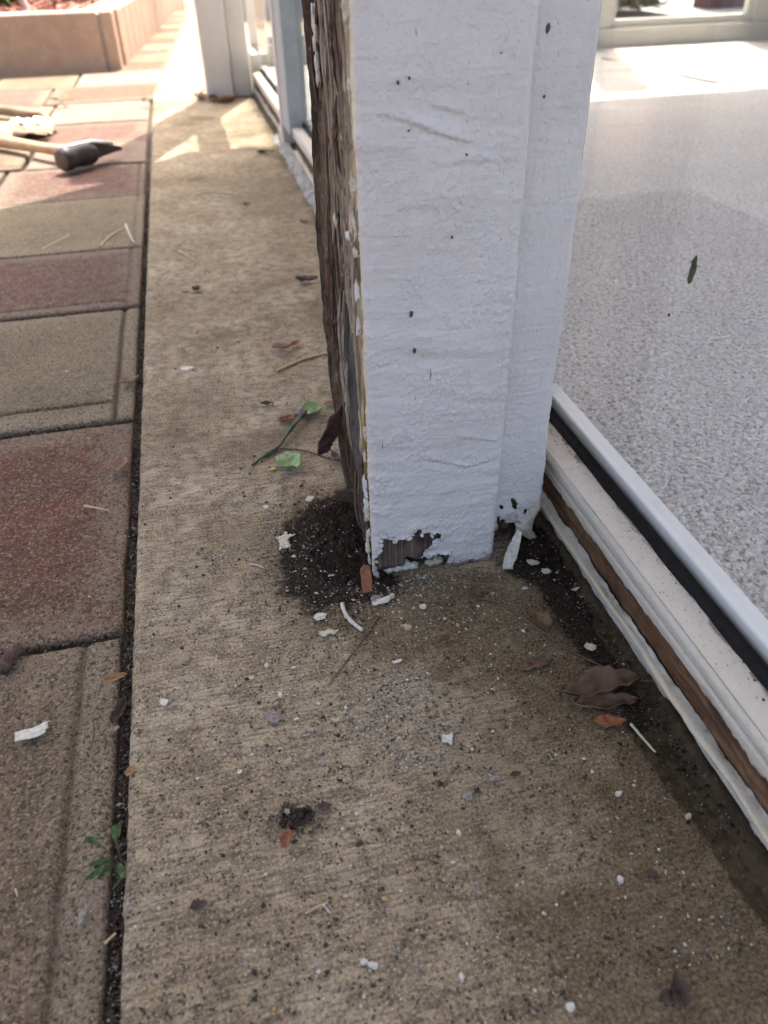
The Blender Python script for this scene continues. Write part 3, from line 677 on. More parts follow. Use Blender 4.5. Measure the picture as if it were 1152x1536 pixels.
# bark flake hanging off the stripped side
def flake(name, outline, cx, cy, cz, u, v, curl, mat, parent=None, th=0.0011, n=12, seed=0):
    """thin irregular sheet: outline in local (a, b); u, v world axes; curl bends it"""
    u = np.array(u, float); v = np.array(v, float); nn = np.cross(u, v); nn /= np.linalg.norm(nn)
    o_ = np.array(outline, float); lo = o_.min(0); hi = o_.max(0)
    A, B = np.meshgrid(np.linspace(lo[0], hi[0], n * 2), np.linspace(lo[1], hi[1], n * 2))
    sz = max(hi - lo)
    sd_ = psd([tuple(q) for q in outline], A, B) + sz * 0.035 * fbm(A / sz * 7, B / sz * 7, seed, 3)
    keep = sd_ < sz * 0.035
    hgt = curl * ((A / sz) ** 2) * sz + sz * 0.07 * fbm(A / sz * 3, B / sz * 3, seed + 2, 3)
    P = np.array([cx, cy, cz]) + A[..., None] * u + B[..., None] * v + hgt[..., None] * nn
    o = grid(name, P, mat, parent, keep=keep)
    md = o.modifiers.new('thickness', 'SOLIDIFY'); md.thickness = th; md.offset = 0
    return o
flake('hanging_bark', [(-0.020, -0.030), (-0.014, -0.036), (-0.006, -0.034), (0.002, -0.022), (0.009, -0.012), (0.013, 0.006), (0.017, 0.026), (0.012, 0.031), (0.004, 0.024), (-0.006, 0.010), (-0.014, -0.008), (-0.020, -0.018)], 0.1015, 0.690, 0.0925, (0.93, 0.36, 0.0), (0.10, -0.12, 0.98), 0.35, M_barkf, post, 0.0016, 16, 5)
# splinters standing off the rotten foot
for i, (ya, yb, z1) in enumerate(((0.600, 0.606, 0.10), (0.622, 0.634, 0.07), (0.585, 0.590, 0.13), (0.566, 0.569, 0.085))):
    V, F = tube(smoothpts([(0.1115, ya, -0.001), (0.108, (ya + yb) / 2, z1 * 0.5), (0.111, yb, z1)], 5), [0.0005] + [0.0020] * 5 + [0.0017] * 4 + [0.0006], 5, 0.35, i)
    link('splinter', mesh('splinter', V, F, [M_barkf, M_twig, M_barkf, M_barkf][i]), post)

# ------------------------------------------------------------------ NEAR WINDOW beside the post
def window_profile(parent, xo, y0, y1, step, s=1.0, ior=None, peel=True, top=2.05):
    ys = np.arange(y0, y1 + 1e-6, step); n_ = len(ys)
    def strip(name, prof, mat, dx=0.0, dz=0.0, ragged=None, maskf=None, thick=0.0012, sub=5, seed=0, keepf=None):
        pr = []
        for i in range(len(prof) - 1):
            for t in np.linspace(0, 1, sub, endpoint=False): pr.append(np.array(prof[i]) * (1 - t) + np.array(prof[i + 1]) * t)
        pr.append(np.array(prof[-1])); pr = np.array(pr)
        T, Yg = np.meshgrid(np.arange(len(pr)) / (len(pr) - 1), ys)
        X = xo + np.interp(T, np.linspace(0, 1, len(pr)), pr[:, 0]); Z = np.interp(T, np.linspace(0, 1, len(pr)), pr[:, 1])
        X = X + dx * fbm(Yg * 22, Z * 60, seed + 1, 4); Z = Z + dz * fbm(Yg * 22, X * 60, seed + 2, 4)
        if ragged is not None: Z, X = ragged(T, Yg, Z, X)
        P = np.stack([X, Yg, Z], -1); m = zero(P)
        if maskf: m = maskf(T, Yg, m)
        o = grid(name, P, mat, parent, keep=keepf(T, Yg) if keepf else None, attrs={'Mask': m}, flip=True)
        if thick: md = o.modifiers.new('thickness', 'SOLIDIFY'); md.thickness = thick; md.offset = -1
        return o
    # exposed rusty board
    strip('exposed_board', [(0.0062, 0.006), (0.0062, 0.062)], M_rust, 0.0030, 0, None,
          lambda T, Y, m: (m.__setitem__((..., 0), 0.65 * sst(0.0, 0.5, fbm(Y * 14, T * 3, 9, 4))), m.__setitem__((..., 2), 0.5 * vn(Y * 20, T * 4, 8)))[0] or m, 0, 10, 3)
    # lower painted strip, cracked and leaning away
    def rg(T, Y, Z, X):
        top_ = sst(0.75, 1.0, T); bot = sst(0.25, 0.0, T)
        Z = Z + (0.0030 * fbm(Y * 30, Y * 0, 70, 4) + 0.0016 * fbm(Y * 170, Y * 0, 170, 3)) * top_ + 0.0022 * fbm(Y * 26, Y * 0, 71, 4) * bot + 0.0022 * fbm(Y * 160, Y * 0, 271, 3) * bot
        X = X + 0.0012 * fbm(Y * 60, T * 9, 171, 3) - 0.0042 * np.exp(-((T - 0.72 - 0.06 * fbm(Y * 12, Y * 0, 72)) / 0.10) ** 2) * (0.5 + vn(Y * 16, Y * 0, 73)) + 0.0025 * fbm(Y * 9, T * 2, 74, 3)
        return Z, X
    def mk(T, Y, m):
        m[..., 0] = np.clip(0.95 * sst(0.42, 0.08, T + 0.45 * fbm(Y * 26, T * 4, 75)) + 0.85 * np.exp(-((T - 0.60 - 0.10 * fbm(Y * 14, Y * 0, 76)) / 0.035) ** 2) + 0.7 * np.exp(-((T - 0.78 - 0.12 * fbm(Y * 9, Y * 0, 276)) / 0.03) ** 2) * vn(Y * 18, Y * 0, 277) + 0.5 * sst(0.3, 0.6, fbm(Y * 38, T * 5, 278, 4)), 0, 1)
        m[..., 1] = np.clip(0.95 * sst(0.22, 0.0, np.abs(T - 0.72)) * (0.5 + vn(Y * 24, T * 5, 77)), 0, 1); return m
    strip('lower_strip', [(0.0015, 0.005), (-0.0010, 0.012), (-0.0010, 0.018), (0.0005, 0.0238), (0.0045, 0.0252)], M_strip, 0.0006, 0.0, rg if peel else None, mk, 0.0012, 11, 5,
          (lambda T, Y: (T > 0.16 + 0.30 * fbm(Y * 45, T * 2, 175, 4) + 0.22 * sst(0.5, 0.75, vn(Y * 13, Y * 0, 176)))) if peel else None)
    # nose of the sill: ragged lower paint edge, two little steps
    def rn(T, Y, Z, X):
        Z = Z + sst(0.2, 0.0, T) * (0.0022 * fbm(Y * 60, Y * 0, 80, 4) + 0.0022 * fbm(Y * 190, Y * 0, 84, 3) + 0.002 * (vn(Y * 38, Y * 0, 81) > 0.6) - 0.002 * (vn(Y * 20, Y * 0, 83) > 0.72)); return Z, X
    strip('sill_nose', [(0.0005, 0.0575), (-0.0010, 0.0600), (-0.0012, 0.0665), (0.0008, 0.0675), (0.0008, 0.0705), (-0.0018, 0.0720), (-0.0018, 0.0780), (0.0012, 0.0808)], M_offw, 0.0003, 0.0, rn if peel else None,
          lambda T, Y, m: (m.__setitem__((..., 0), np.clip(0.75 * sst(0.06, 0.0, T) + 0.6 * sst(0.25, 0.6, fbm(Y * 30, T * 8, 180, 4)) + 0.5 * np.exp(-((T - 0.45) / 0.05) ** 2), 0, 1)), m.__setitem__((..., 1), 0.35 + 0 * T))[0] or m, 0.0012, 4, 6)
    def ms(T, Y, m):
        e = sst(y1 - 0.10, y1, Y)
        m[..., 0] = np.clip(0.85 * sst(0.70, 1.0, T + 0.22 * fbm(Y * 40, T * 4, 85)) + 0.75 * e * sst(-0.2, 0.5, fbm(Y * 45, T * 3, 86, 4)) , 0, 1)
        m[..., 0] = np.clip(m[..., 0] + 0.45 * sst(0.25, 0.5, fbm(Y * 40, T * 6, 187, 4)), 0, 1); m[..., 1] = 0.25 * vn(Y * 9, T * 2, 87) + 0.3 * e; return m
    strip('sill_top', [(0.0014, 0.0809), (0.010, 0.0822), (0.0275, 0.0845)], M_cream, 0, 0.0002, None, ms, 0, 12, 7)
    # gasket
    def gk(T, Y, Z, X): return Z + 0.0012 * fbm(Y * 50, T * 2, 90, 3) * sst(0.5, 0.0, T), X - 0.0012 * vn(Y * 34, T * 3, 91) * sst(0.6, 0.1, T)
    strip('gasket', [(0.0238, 0.0843), (0.0252, 0.0885), (0.0272, 0.0915), (0.0275, 0.0965)], M_black, 0, 0, gk, None, 0, 5, 8)
    V, F = boxes([(xo + 0.0282, xo + 0.0325, y0, y1, 0.085, top)]) if ior is None else ([(xo + 0.030, y0, 0.085), (xo + 0.030, y1, 0.085), (xo + 0.030, y1, top), (xo + 0.030, y0, top)], [(0, 1, 2, 3)])
    link('pane', mesh('pane', V, F, ior or M_glass), parent)
    box('inner_stop', [(xo + 0.0330, xo + 0.0505, y0, y1, 0.050, 0.1015)], M_white, parent, 0.002)
nw = empty('near_window', (0.33, 0.0, 0), 'window beside the white post with cream sill, black gasket and peeling lower strip', 'window')
window_profile(nw, 0.300, -0.62, 0.6985, 0.0024)
box('jamb', (0.296, 0.3495, 0.700, 0.740, 0.0, 2.05), M_offw, nw, 0.003)
box('header', (0.296, 0.352, -0.62, 0.74, 2.06, 2.3), M_offw, nw)
# wall of frames from the post back to the far post
mw = empty('middle_window', (0.30, 2.9, 0), 'sunlit window between the far post and the near post with stained sill', 'window')
window_profile(mw, 0.272, 2.50, 3.40, 0.012, peel=True, ior=mat_glass(1.22))
box('stile', (0.262, 0.300, 2.452, 2.4985, 0.012, 2.05), mottled('blush_painted_stile', (0.62, 0.54, 0.48), (0.56, 0.48, 0.42), 20, 0.6, 0.0006, 120), mw, 0.003)
box('jamb', (0.266, 0.318, 2.30, 2.450, 0.06, 2.05), mottled('grey_green_jamb', (0.40, 0.42, 0.39), (0.34, 0.36, 0.34), 20, 0.6, 0.0006, 120), mw, 0.003)
box('shade_rail', (0.285, 0.330, 2.30, 3.74, 1.20, 1.46), M_offw, mw)  # unseen rail, placed and sized to lay a stripe of shade on the slab
box('corner_sill', (0.272, 0.298, 3.402, 3.74, 0.0, 0.14), M_offw, mw)
sw2 = empty('side_window', (0.30, 1.5, 0), 'window hidden behind the post with crumbling mortar along its foot', 'window')
window_profile(sw2, 0.275, 0.75, 2.295, 0.010)
box('header', (0.272, 0.330, 0.75, 3.36, 2.06, 2.29), M_offw, sw2)
# crumbled mortar at the foot
mo = np.stack(np.meshgrid(np.linspace(0.232, 0.274, 18), np.linspace(1.2, 2.6, 260)), -1)
mz = 0.020 * sst(0.240, 0.272, mo[..., 0] + 0.010 * fbm(mo[..., 0] * 40, mo[..., 1] * 16, 5, 4)) + 0.003 * fbm(mo[..., 0] * 150, mo[..., 1] * 90, 6, 4) - 0.002
M_mortar = mottled('crumbling_mortar', (0.40, 0.38, 0.34), (0.20, 0.18, 0.15), 50, 0.95, 0.002, 200, (0.55, 0.53, 0.48))
tag(grid('mortar', np.dstack([mo, mz]), M_mortar), 'crumbling grey mortar along the foot of the frames behind the post', 'mortar')

# ------------------------------------------------------------------ FAR POST
fp = empty('far_post', (0.15, 3.45, 0), 'cream painted post at the far end of the slab with dry leaves at its foot', 'post')
def pbox(name, b, mat, parent):
    x0, x1, y0, y1, z0, z1 = b
    return box(name, b, mat, parent, 0.006)
M_far = mat_paint('cream_post_paint', (0.62, 0.58, 0.51), (0.3, 0.22, 0.15), 0.8)
pbox('post_shaft', (0.088, 0.189, 3.38, 3.50, 0.0, 2.3), M_far, fp)
pbox('trim_board', (0.1895, 0.262, 3.405, 3.50, 0.0, 2.3), M_far, fp)

# ------------------------------------------------------------------ PLANTER
pl = empty('brick_planter', (-1.2, 5.0, 0), 'raised garden bed edged with long tan blocks and filled with red mulch', 'planter')
M_blk = mottled('tan_planter_block', (0.41, 0.29, 0.205), (0.35, 0.245, 0.175), 14, 0.9, 0.002, 160, (0.48, 0.37, 0.28))
M_mort = mottled('grey_block_mortar', (0.27, 0.25, 0.23), (0.34, 0.31, 0.28), 40, 0.95, 0.002, 200)
PH = 0.235; c0 = np.array([-0.27, 4.44]); dside = np.array([0.085, 0.9964]); dside /= np.linalg.norm(dside)
BT = 0.17
def block(a, b_, inward, z0, z1):
    a = np.array(a); b_ = np.array(b_); i = np.array(inward)
    q = [a, b_, b_ + i, a + i]
    V = [(x, y, z0) for x, y in q] + [(x, y, z1) for x, y in q]
    F = [(0, 3, 2, 1), (4, 5, 6, 7), (0, 1, 5, 4), (1, 2, 6, 5), (2, 3, 7, 6), (3, 0, 4, 7)]
    me = mesh('block', V, F, M_blk); o = link('block', me, pl); md = o.modifiers.new('bevel', 'BEVEL'); md.width = 0.010; md.segments = 3
    return o
jx = [c0[0], -0.335, -0.855, -1.37, -1.89, -2.41, -2.93]
for i in range(len(jx) - 1):
    block((jx[i + 1] + 0.006, 4.44 + 0.002 * (i % 2)), (jx[i] - (0.006 if i else 0), 4.44 + 0.002 * (i % 2)), (0, BT), -0.05, PH)
t = 0.0
rr_ = random.Random(4)
tt = BT + 0.012
while tt < 4.6:
    L = 0.24 if tt < 1.0 else 0.4
    a = c0 + dside * tt; b_ = c0 + dside * (tt + L)
    block(a, b_, (-BT, 0), -0.05, PH + rr_.uniform(-0.003, 0.003)); tt += L + 0.012
me = mesh('mortar_fill', *boxes([(-2.93, -0.29, 4.452, 4.60, -0.05, PH - 0.012)]), M_mort); link('mortar', me, pl)
q = [c0 + np.array([-BT + 0.01, 0.1]), c0 + np.array([-0.012, 0.1]), c0 + dside * 4.6 + np.array([-0.012, 0]), c0 + dside * 4.6 + np.array([-BT + 0.01, 0])]
V = [(x, y, -0.05) for x, y in q] + [(x, y, PH - 0.012) for x, y in q]
link('mortar', mesh('mortar_fill', V, [(0, 3, 2, 1), (4, 5, 6, 7), (0, 1, 5, 4), (1, 2, 6, 5), (2, 3, 7, 6), (3, 0, 4, 7)], M_mort), pl)
# mulch bed
mb = np.stack(np.meshgrid(np.linspace(-6, -0.40, 60), np.linspace(4.6, 9.2, 60)), -1)
ok = mb[..., 0] < c0[0] + (mb[..., 1] - 4.44) * 0.0853 - BT + 0.02
M_mulch = mottled('red_bark_mulch', (0.26, 0.095, 0.06), (0.17, 0.06, 0.04), 30, 0.95, 0.01, 60, (0.38, 0.20, 0.15))
tag(grid('mulch_bed', np.dstack([mb, PH - 0.05 + 0.02 * fbm(mb[..., 0] * 4, mb[..., 1] * 4, 3)]), M_mulch), kind='structure').name = 'soil_bed'
def bits(name, pts, sizes, mats, mi, aspect=(1, 0.5, 0.35), jitter=0.35, seed=1, lay=True):
    """many irregular little octahedral grains in one mesh"""
    rg = np.random.default_rng(seed); n_ = len(pts)
    base = np.array([(1, 0, 0), (-1, 0, 0), (0, 1, 0), (0, -1, 0), (0, 0, 1), (0, 0, -1)], float)
    Fb = np.array([(0, 2, 4), (2, 1, 4), (1, 3, 4), (3, 0, 4), (2, 0, 5), (1, 2, 5), (3, 1, 5), (0, 3, 5)])
    V = base[None] * np.array(aspect)[None, None] * (1 + rg.uniform(-jitter, jitter, (n_, 6, 3)))
    V = V + rg.normal(0, jitter * 0.25, V.shape) * np.array(aspect)
    V = V * np.asarray(sizes)[:, None, None]
    a = rg.uniform(0, 2 * np.pi, n_); b_ = rg.uniform(-0.5, 0.5, n_)
    ca, sa, cb, sb = np.cos(a), np.sin(a), np.cos(b_), np.sin(b_)
    x = V[..., 0] * cb[:, None] + V[..., 2] * sb[:, None]; z = -V[..., 0] * sb[:, None] + V[..., 2] * cb[:, None]; y = V[..., 1]
    X = x * ca[:, None] - y * sa[:, None]; Y = x * sa[:, None] + y * ca[:, None]
    W = np.stack([X, Y, z], -1) + np.asarray(pts)[:, None, :]
    F = (Fb[None] + 6 * np.arange(n_)[:, None, None]).reshape(-1, 3)
    return link(name, mesh(name, W.reshape(-1, 3), F, mats, False, np.repeat(mi, 8)))
n_ = 5200
mx = RNG.uniform(-3.4, 0.0, n_); my = 4.62 + RNG.uniform(0, 1, n_) ** 1.4 * 4.2
okk = mx < c0[0] + (my - 4.44) * 0.0853 - BT - 0.0; mx, my = mx[okk], my[okk]
tag(bits('bark_mulch', np.stack([mx, my, PH - 0.03 + RNG.uniform(-0.005, 0.03, len(mx))], 1), RNG.uniform(0.012, 0.040, len(mx)),
         [M_mulch, mottled('pale_mulch_chip', (0.50, 0.27, 0.20), (0.38, 0.17, 0.11), 30, 0.95)], RNG.integers(0, 2, len(mx)), (1, 0.45, 0.25), seed=5),
    'reddish bark mulch filling the raised tan block planter', 'mulch', kind='stuff')
# strap-leaved plants
M_strap = mat_leaf('strap_leaf_green', (0.050, 0.085, 0.022), (0.10, 0.14, 0.035), 0.4)
M_strap2 = mat_leaf('strap_leaf_yellow_green', (0.17, 0.20, 0.045), (0.11, 0.15, 0.035), 0.4)
def strap_plant(x, y, label, n_l, ln, seed, mat):
    rr = random.Random(seed); t_ = empty('strap_leaf_plant', (x, y, PH - 0.03), label, 'plant', 'strap leaved plants in the planter')
    V = []; F = []
    for i in range(n_l):
        a = rr.uniform(0, 6.283); L = ln * rr.uniform(0.6, 1.15); w_ = rr.uniform(0.010, 0.020); lean = rr.uniform(0.15, 0.85)
        bx, by = x + rr.uniform(-.08, .08), y + rr.uniform(-.08, .08); b0 = len(V)
        for k_ in range(8):
            t = k_ / 7; r = L * lean * t ** 1.3; z = PH - 0.03 + L * (t * (1.05 - lean * 0.4) - lean * 0.75 * t * t)
            z = max(z, PH - 0.02); ww = w_ * (1 - t ** 3) + 0.001
            cx_, cy_ = bx + math.cos(a) * r, by + math.sin(a) * r
            for sgn in (-1, 0, 1): V.append((cx_ - math.sin(a) * ww * sgn, cy_ + math.cos(a) * ww * sgn, z - (0.004 if sgn == 0 else 0)))
        for k_ in range(7):
            for s_ in range(2): q = b0 + k_ * 3 + s_; F.append((q, q + 1, q + 4, q + 3))
    f = link('foliage', mesh('foliage', V, F, mat, True), t_); return t_
for i, (x, y, L, m_, lb) in enumerate(((-0.92, 5.45, 0.45, M_strap, 'dark green strap leaved plant behind the pale stake in the planter'), (-0.52, 5.75, 0.42, M_strap2, 'yellow green strap leaved plant nearest the slab side of the planter'),
                                       (-1.35, 5.5, 0.5, M_strap, 'dark green strap leaved plant at the left edge of the photo'), (-1.9, 5.8, 0.6, M_strap2, 'light strap leaved plant beyond the left edge of the mulch'),
                                       (-0.72, 6.2, 0.55, M_strap, 'dark strap leaved plant in the second row of the planter'), (-1.15, 6.3, 0.6, M_strap, 'dense strap leaved plant further back behind the stake'), (-0.30, 6.6, 0.5, M_strap2, 'yellow green plant spilling over the far planter edge'))):
    strap_plant(x, y, lb, 110, L, 40 + i, m_)
V, F = tube(smoothpts([(-0.66, 4.72, 0.17), (-0.72, 4.78, 0.40), (-0.76, 4.82, 0.75), (-0.79, 4.84, 1.1)], 5), 0.016, 9, 0.15, 3)
tag(link('garden_stake', mesh('garden_stake', V, F, mottled('pale_stake_bark', (0.48, 0.36, 0.33), (0.38, 0.28, 0.25), 40, 0.9), True)), 'pale pinkish stake standing in the red mulch', 'stake')

# beyond the room: sunny yard seen through the panes
pat = mesh('patio', [(0.9, 3.85, -0.012), (9, 3.85, -0.012), (9, 9, -0.012), (0.9, 9, -0.012)], [(0, 1, 2, 3)], mottled('sunlit_patio_concrete', (0.42, 0.40, 0.37), (0.36, 0.34, 0.31), 5, 0.9, 0.002, 80))
tag(link('patio', pat), kind='structure')
gw = empty('garden_wall', (4.9, 6.3, 0), 'dark plum coloured low wall seen through the far window', 'wall')
box('wall', (3.95, 6.0, 6.2, 6.4, -0.05, 0.9), mottled('plum_wall', (0.15, 0.07, 0.075), (0.11, 0.05, 0.055), 12, 0.9), gw)
gw2 = empty('garden_wall', (2.2, 7.0, 0), 'pale grey garden wall beyond the patio seen through the far window', 'wall')
box('wall', (0.4, 3.93, 6.9, 7.1, -0.05, 0.75), mottled('pale_block_wall', (0.42, 0.42, 0.42), (0.36, 0.36, 0.36), 6, 0.9), gw2)
def hedge(name, x0, x1, y0, y1, h, label, seed):
    rg = np.random.default_rng(seed); n_ = 5000
    P = np.stack([rg.uniform(x0, x1, n_), rg.uniform(y0, y1, n_), h * rg.uniform(0.02, 1, n_) ** 0.8], 1)
    P[:, 2] *= 0.75 + 0.3 * vn(P[:, 0] * 2, P[:, 1] * 2, seed)
    o = bits('foliage', P, rg.uniform(0.03, 0.07, n_), [M_strap, M_strap2, M_dgreen], rg.integers(0, 3, n_), (1, 0.6, 0.08), seed=seed)
    t_ = empty(name, ((x0 + x1) / 2, (y0 + y1) / 2, 0), label, 'hedge'); o.parent = t_; o.matrix_parent_inverse = Matrix.Translation(-Vector(t_.location))
    V, F = tube([((x0 + x1) / 2, (y0 + y1) / 2, -0.06), ((x0 + x1) / 2, (y0 + y1) / 2, h * 0.7)], 0.04, 8, 0.1); link('stem', mesh('stem', V, F, M_twig), t_)
hedge('hedge', 2.7, 3.5, 5.9, 6.5, 0.7, 'green bush in the yard seen through the far window', 71)
hedge('hedge', -3.5, 0.2, 9.4, 10.2, 1.6, 'tall dark hedge behind the planter at the top of the photo', 72)

# ------------------------------------------------------------------ SOIL at the rotten foot
def mound(name, poly, z0, h, step, mat, seed, label, rough=0.003):
    P_ = np.array([G(*p) for p in poly]); lo, hi = P_.min(0) - 0.012, P_.max(0) + 0.012
    X, Y = np.meshgrid(np.arange(lo[0], hi[0], step), np.arange(lo[1], hi[1], step))
    d = psd([tuple(q) for q in P_], X, Y) + 0.010 * fbm(X * 50, Y * 50, seed, 4) + 0.007 * fbm(X * 210, Y * 210, seed + 9, 3) + 0.004
    Z = z0 + h * sst(0.004, -0.025, d) + rough * fbm(X * 190, Y * 190, seed + 1, 4) * sst(0.008, -0.01, d) + 0.5 * rough * sst(0.35, 0.1, cells(X * 160, Y * 160, seed)) - 0.0045 * sst(-0.010, 0.008, d)
    o = grid(name, np.stack([X, Y, Z], -1), mat, keep=d < 0.006)
    return tag(o, label, 'soil', kind='stuff')
mound('dark_soil', ((452, 800), (470, 765), (525, 748), (560, 770), (600, 878), (545, 888), (480, 880), (450, 850)), 0.0004, 0.0065, 0.0011, M_soil, 81, 'black crumbly rot and soil heaped at the left foot of the white post', 0.0035)
mound('dark_soil', ((740, 848), (790, 770), (850, 800), (905, 900), (985, 1030), (965, 1035), (905, 960), (850, 905), (800, 850)), 0.0004, 0.005, 0.0012, M_soil, 82, 'dark mouldy soil in the corner between post and window sill', 0.0032)
# wet silt lapping up on the wall foot
sx = np.stack(np.meshgrid(np.linspace(0.268, 0.3045, 26), np.arange(-0.6, 0.67, 0.003)), -1)
sz_ = 0.0105 * sst(0.282, 0.301, sx[..., 0] + 0.006 * fbm(sx[..., 0] * 30, sx[..., 1] * 18, 3, 4)) + 0.0007 * fbm(sx[..., 0] * 130, sx[..., 1] * 90, 4, 4) - 0.0012
M_silt = mottled('wet_dark_silt', (0.032, 0.022, 0.011), (0.065, 0.046, 0.025), 60, 0.7, 0.0016, 260, (0.13, 0.10, 0.065), spec=0.15)
tag(grid('wet_silt', np.dstack([sx, sz_]), M_silt), 'dark wet silt banked along the foot of the window sill', 'silt', kind='stuff')

# grit over slab and pavers
def grit():
    n_ = 46000
    Y = 0.16 + 3.2 * RNG.uniform(0, 1, n_) ** 1.9; X = RNG.uniform(-0.116, 0.262, n_)
    dens = 0.16 + 0.30 * vn(X * 14, Y * 14, 90) ** 2
    pf = np.hypot(X - 0.14, (Y - 0.50)); dens = dens + 0.75 * np.exp(-(pf / 0.10) ** 2) + 0.4 * np.exp(-(np.hypot(X - 0.10, Y - 0.40) / 0.09) ** 2)
    dens = dens * sst(1.9, 0.7, Y) + 0.03
    inside = (X > 0.105) & (X < 0.30) & (Y > 0.546) & (Y < 0.73)
    k_ = (RNG.uniform(0, 1, n_) < dens) & ~inside
    X, Y = X[k_], Y[k_]; n2 = len(X)
    sz = np.clip(np.exp(RNG.normal(-7.38, 0.55, n2)), 0.0003, 0.0026)
    mi = RNG.choice(5, n2, p=[0.50, 0.20, 0.13, 0.11, 0.06])
    mats = [mottled('dark_grit', (0.030, 0.024, 0.018), (0.065, 0.050, 0.036), 100, 0.9), mottled('brown_grit', (0.12, 0.08, 0.05), (0.17, 0.12, 0.08), 100, 0.9),
            mottled('pale_grit', (0.55, 0.50, 0.40), (0.62, 0.58, 0.50), 100, 0.8), mottled('grey_grit', (0.26, 0.25, 0.23), (0.34, 0.32, 0.30), 100, 0.9), mottled('amber_grit', (0.42, 0.25, 0.08), (0.5, 0.33, 0.15), 100, 0.7)]
    tag(bits('grit', np.stack([X, Y, 0.0003 + sz * 0.25], 1), sz, mats, mi, (1, 0.75, 0.55), 0.4, 11), 'sand grains, rot crumbs and specks of paint scattered over the slab', 'grit', kind='stuff')
    n_ = 2600; X = -0.125 - RNG.uniform(0, 0.6, n_) ** 1.2; Y = 0.16 + 2.6 * RNG.uniform(0, 1, n_) ** 1.6
    edge = RNG.uniform(0, 1, n_) < 0.45; X[edge] = -0.1235 + RNG.normal(0, 0.004, edge.sum())
    sz = np.clip(np.exp(RNG.normal(-7.3, 0.5, n_)), 0.0004, 0.003)
    tag(bits('grit', np.stack([X, Y, np.where(edge, -0.016, -0.0045) + sz * 0.2], 1), sz, mats, RNG.choice(5, n_, p=[0.45, 0.25, 0.12, 0.12, 0.06]), (1, 0.7, 0.5), 0.4, 12), 'crumbs and grit lying on the pavers and in the gap beside the slab', 'grit', kind='stuff')
    # rot crumbs on the soil
    n_ = 2600; X = RNG.normal(0.075, 0.026, n_); Y = RNG.normal(0.60, 0.050, n_); k_ = ~((X > 0.104) & (Y > 0.545)); X, Y = X[k_], Y[k_]
    sz = np.clip(np.exp(RNG.normal(-7.1, 0.5, len(X))), 0.0004, 0.0034)
    tag(bits('rot_crumbs', np.stack([X, Y, 0.004 + RNG.uniform(-0.002, 0.005, len(X)) * np.exp(-(np.hypot(X - 0.08, (Y - 0.6) * .6) / 0.035) ** 2)- 0.003 * (np.hypot(X - 0.08, (Y - 0.6) * .6) > 0.03)], 1), sz, mats, RNG.choice(5, len(X), p=[0.66, 0.2, 0.08, 0.04, 0.02]), (1, 0.6, 0.5), 0.45, 13), 'dark crumbs of rotten wood round the left foot of the post', 'rot crumbs', kind='stuff')
grit()
def corner_crumbs():
    n_ = 2600; t = RNG.uniform(0, 1, n_) ** 1.2
    a = np.array([G(770, 800), G(840, 870), G(930, 990), G(1010, 1120), G(1090, 1260)])
    X = np.interp(t * 4, range(5), a[:, 0]) + RNG.normal(0.0, 0.014, n_); Y = np.interp(t * 4, range(5), a[:, 1]) + RNG.normal(0, 0.012, n_)
    k_ = (X < 0.298) & ~((Y > 0.556) & (X < 0.285)) & ~((Y > 0.545) & (X < 0.23)); X, Y = X[k_], Y[k_]
    sz = np.clip(np.exp(RNG.normal(-7.15, 0.5, len(X))), 0.0003, 0.003)
    mats = [M_soil, M_barkf, mottled('pale_crumb', (0.50, 0.45, 0.35), (0.40, 0.35, 0.26), 90, 0.9)]
    tag(bits('rot_crumbs', np.stack([X, Y, 0.002 + 0.004 * sst(0.255, 0.285, X)], 1), sz, mats, RNG.choice(3, len(X), p=[0.72, 0.2, 0.08]), (1, 0.6, 0.5), 0.45, 17), 'dark crumbs of rot strewn along the foot of the near window sill', 'rot crumbs', kind='stuff')
    # fringe of crumbs thinning out round the black soil
    n_ = 3000; ang = RNG.uniform(0, 6.283, n_); rad = np.abs(RNG.normal(0, 1, n_)) * 0.020 + 0.030
    X = 0.070 + np.cos(ang) * rad; Y = 0.585 + np.sin(ang) * rad * 1.9; k_ = ~((X > 0.104) & (Y > 0.542)); X, Y = X[k_], Y[k_]
    sz = np.clip(np.exp(RNG.normal(-7.5, 0.5, len(X))), 0.0003, 0.0022)
    tag(bits('rot_crumbs', np.stack([X, Y, sz * 0.3 + 0.0006], 1), sz, mats, RNG.choice(3, len(X), p=[0.70, 0.18, 0.12]), (1, 0.6, 0.5), 0.45, 18), 'loose fringe of dark crumbs thinning out from the black soil onto the slab', 'rot crumbs', kind='stuff')
corner_crumbs()

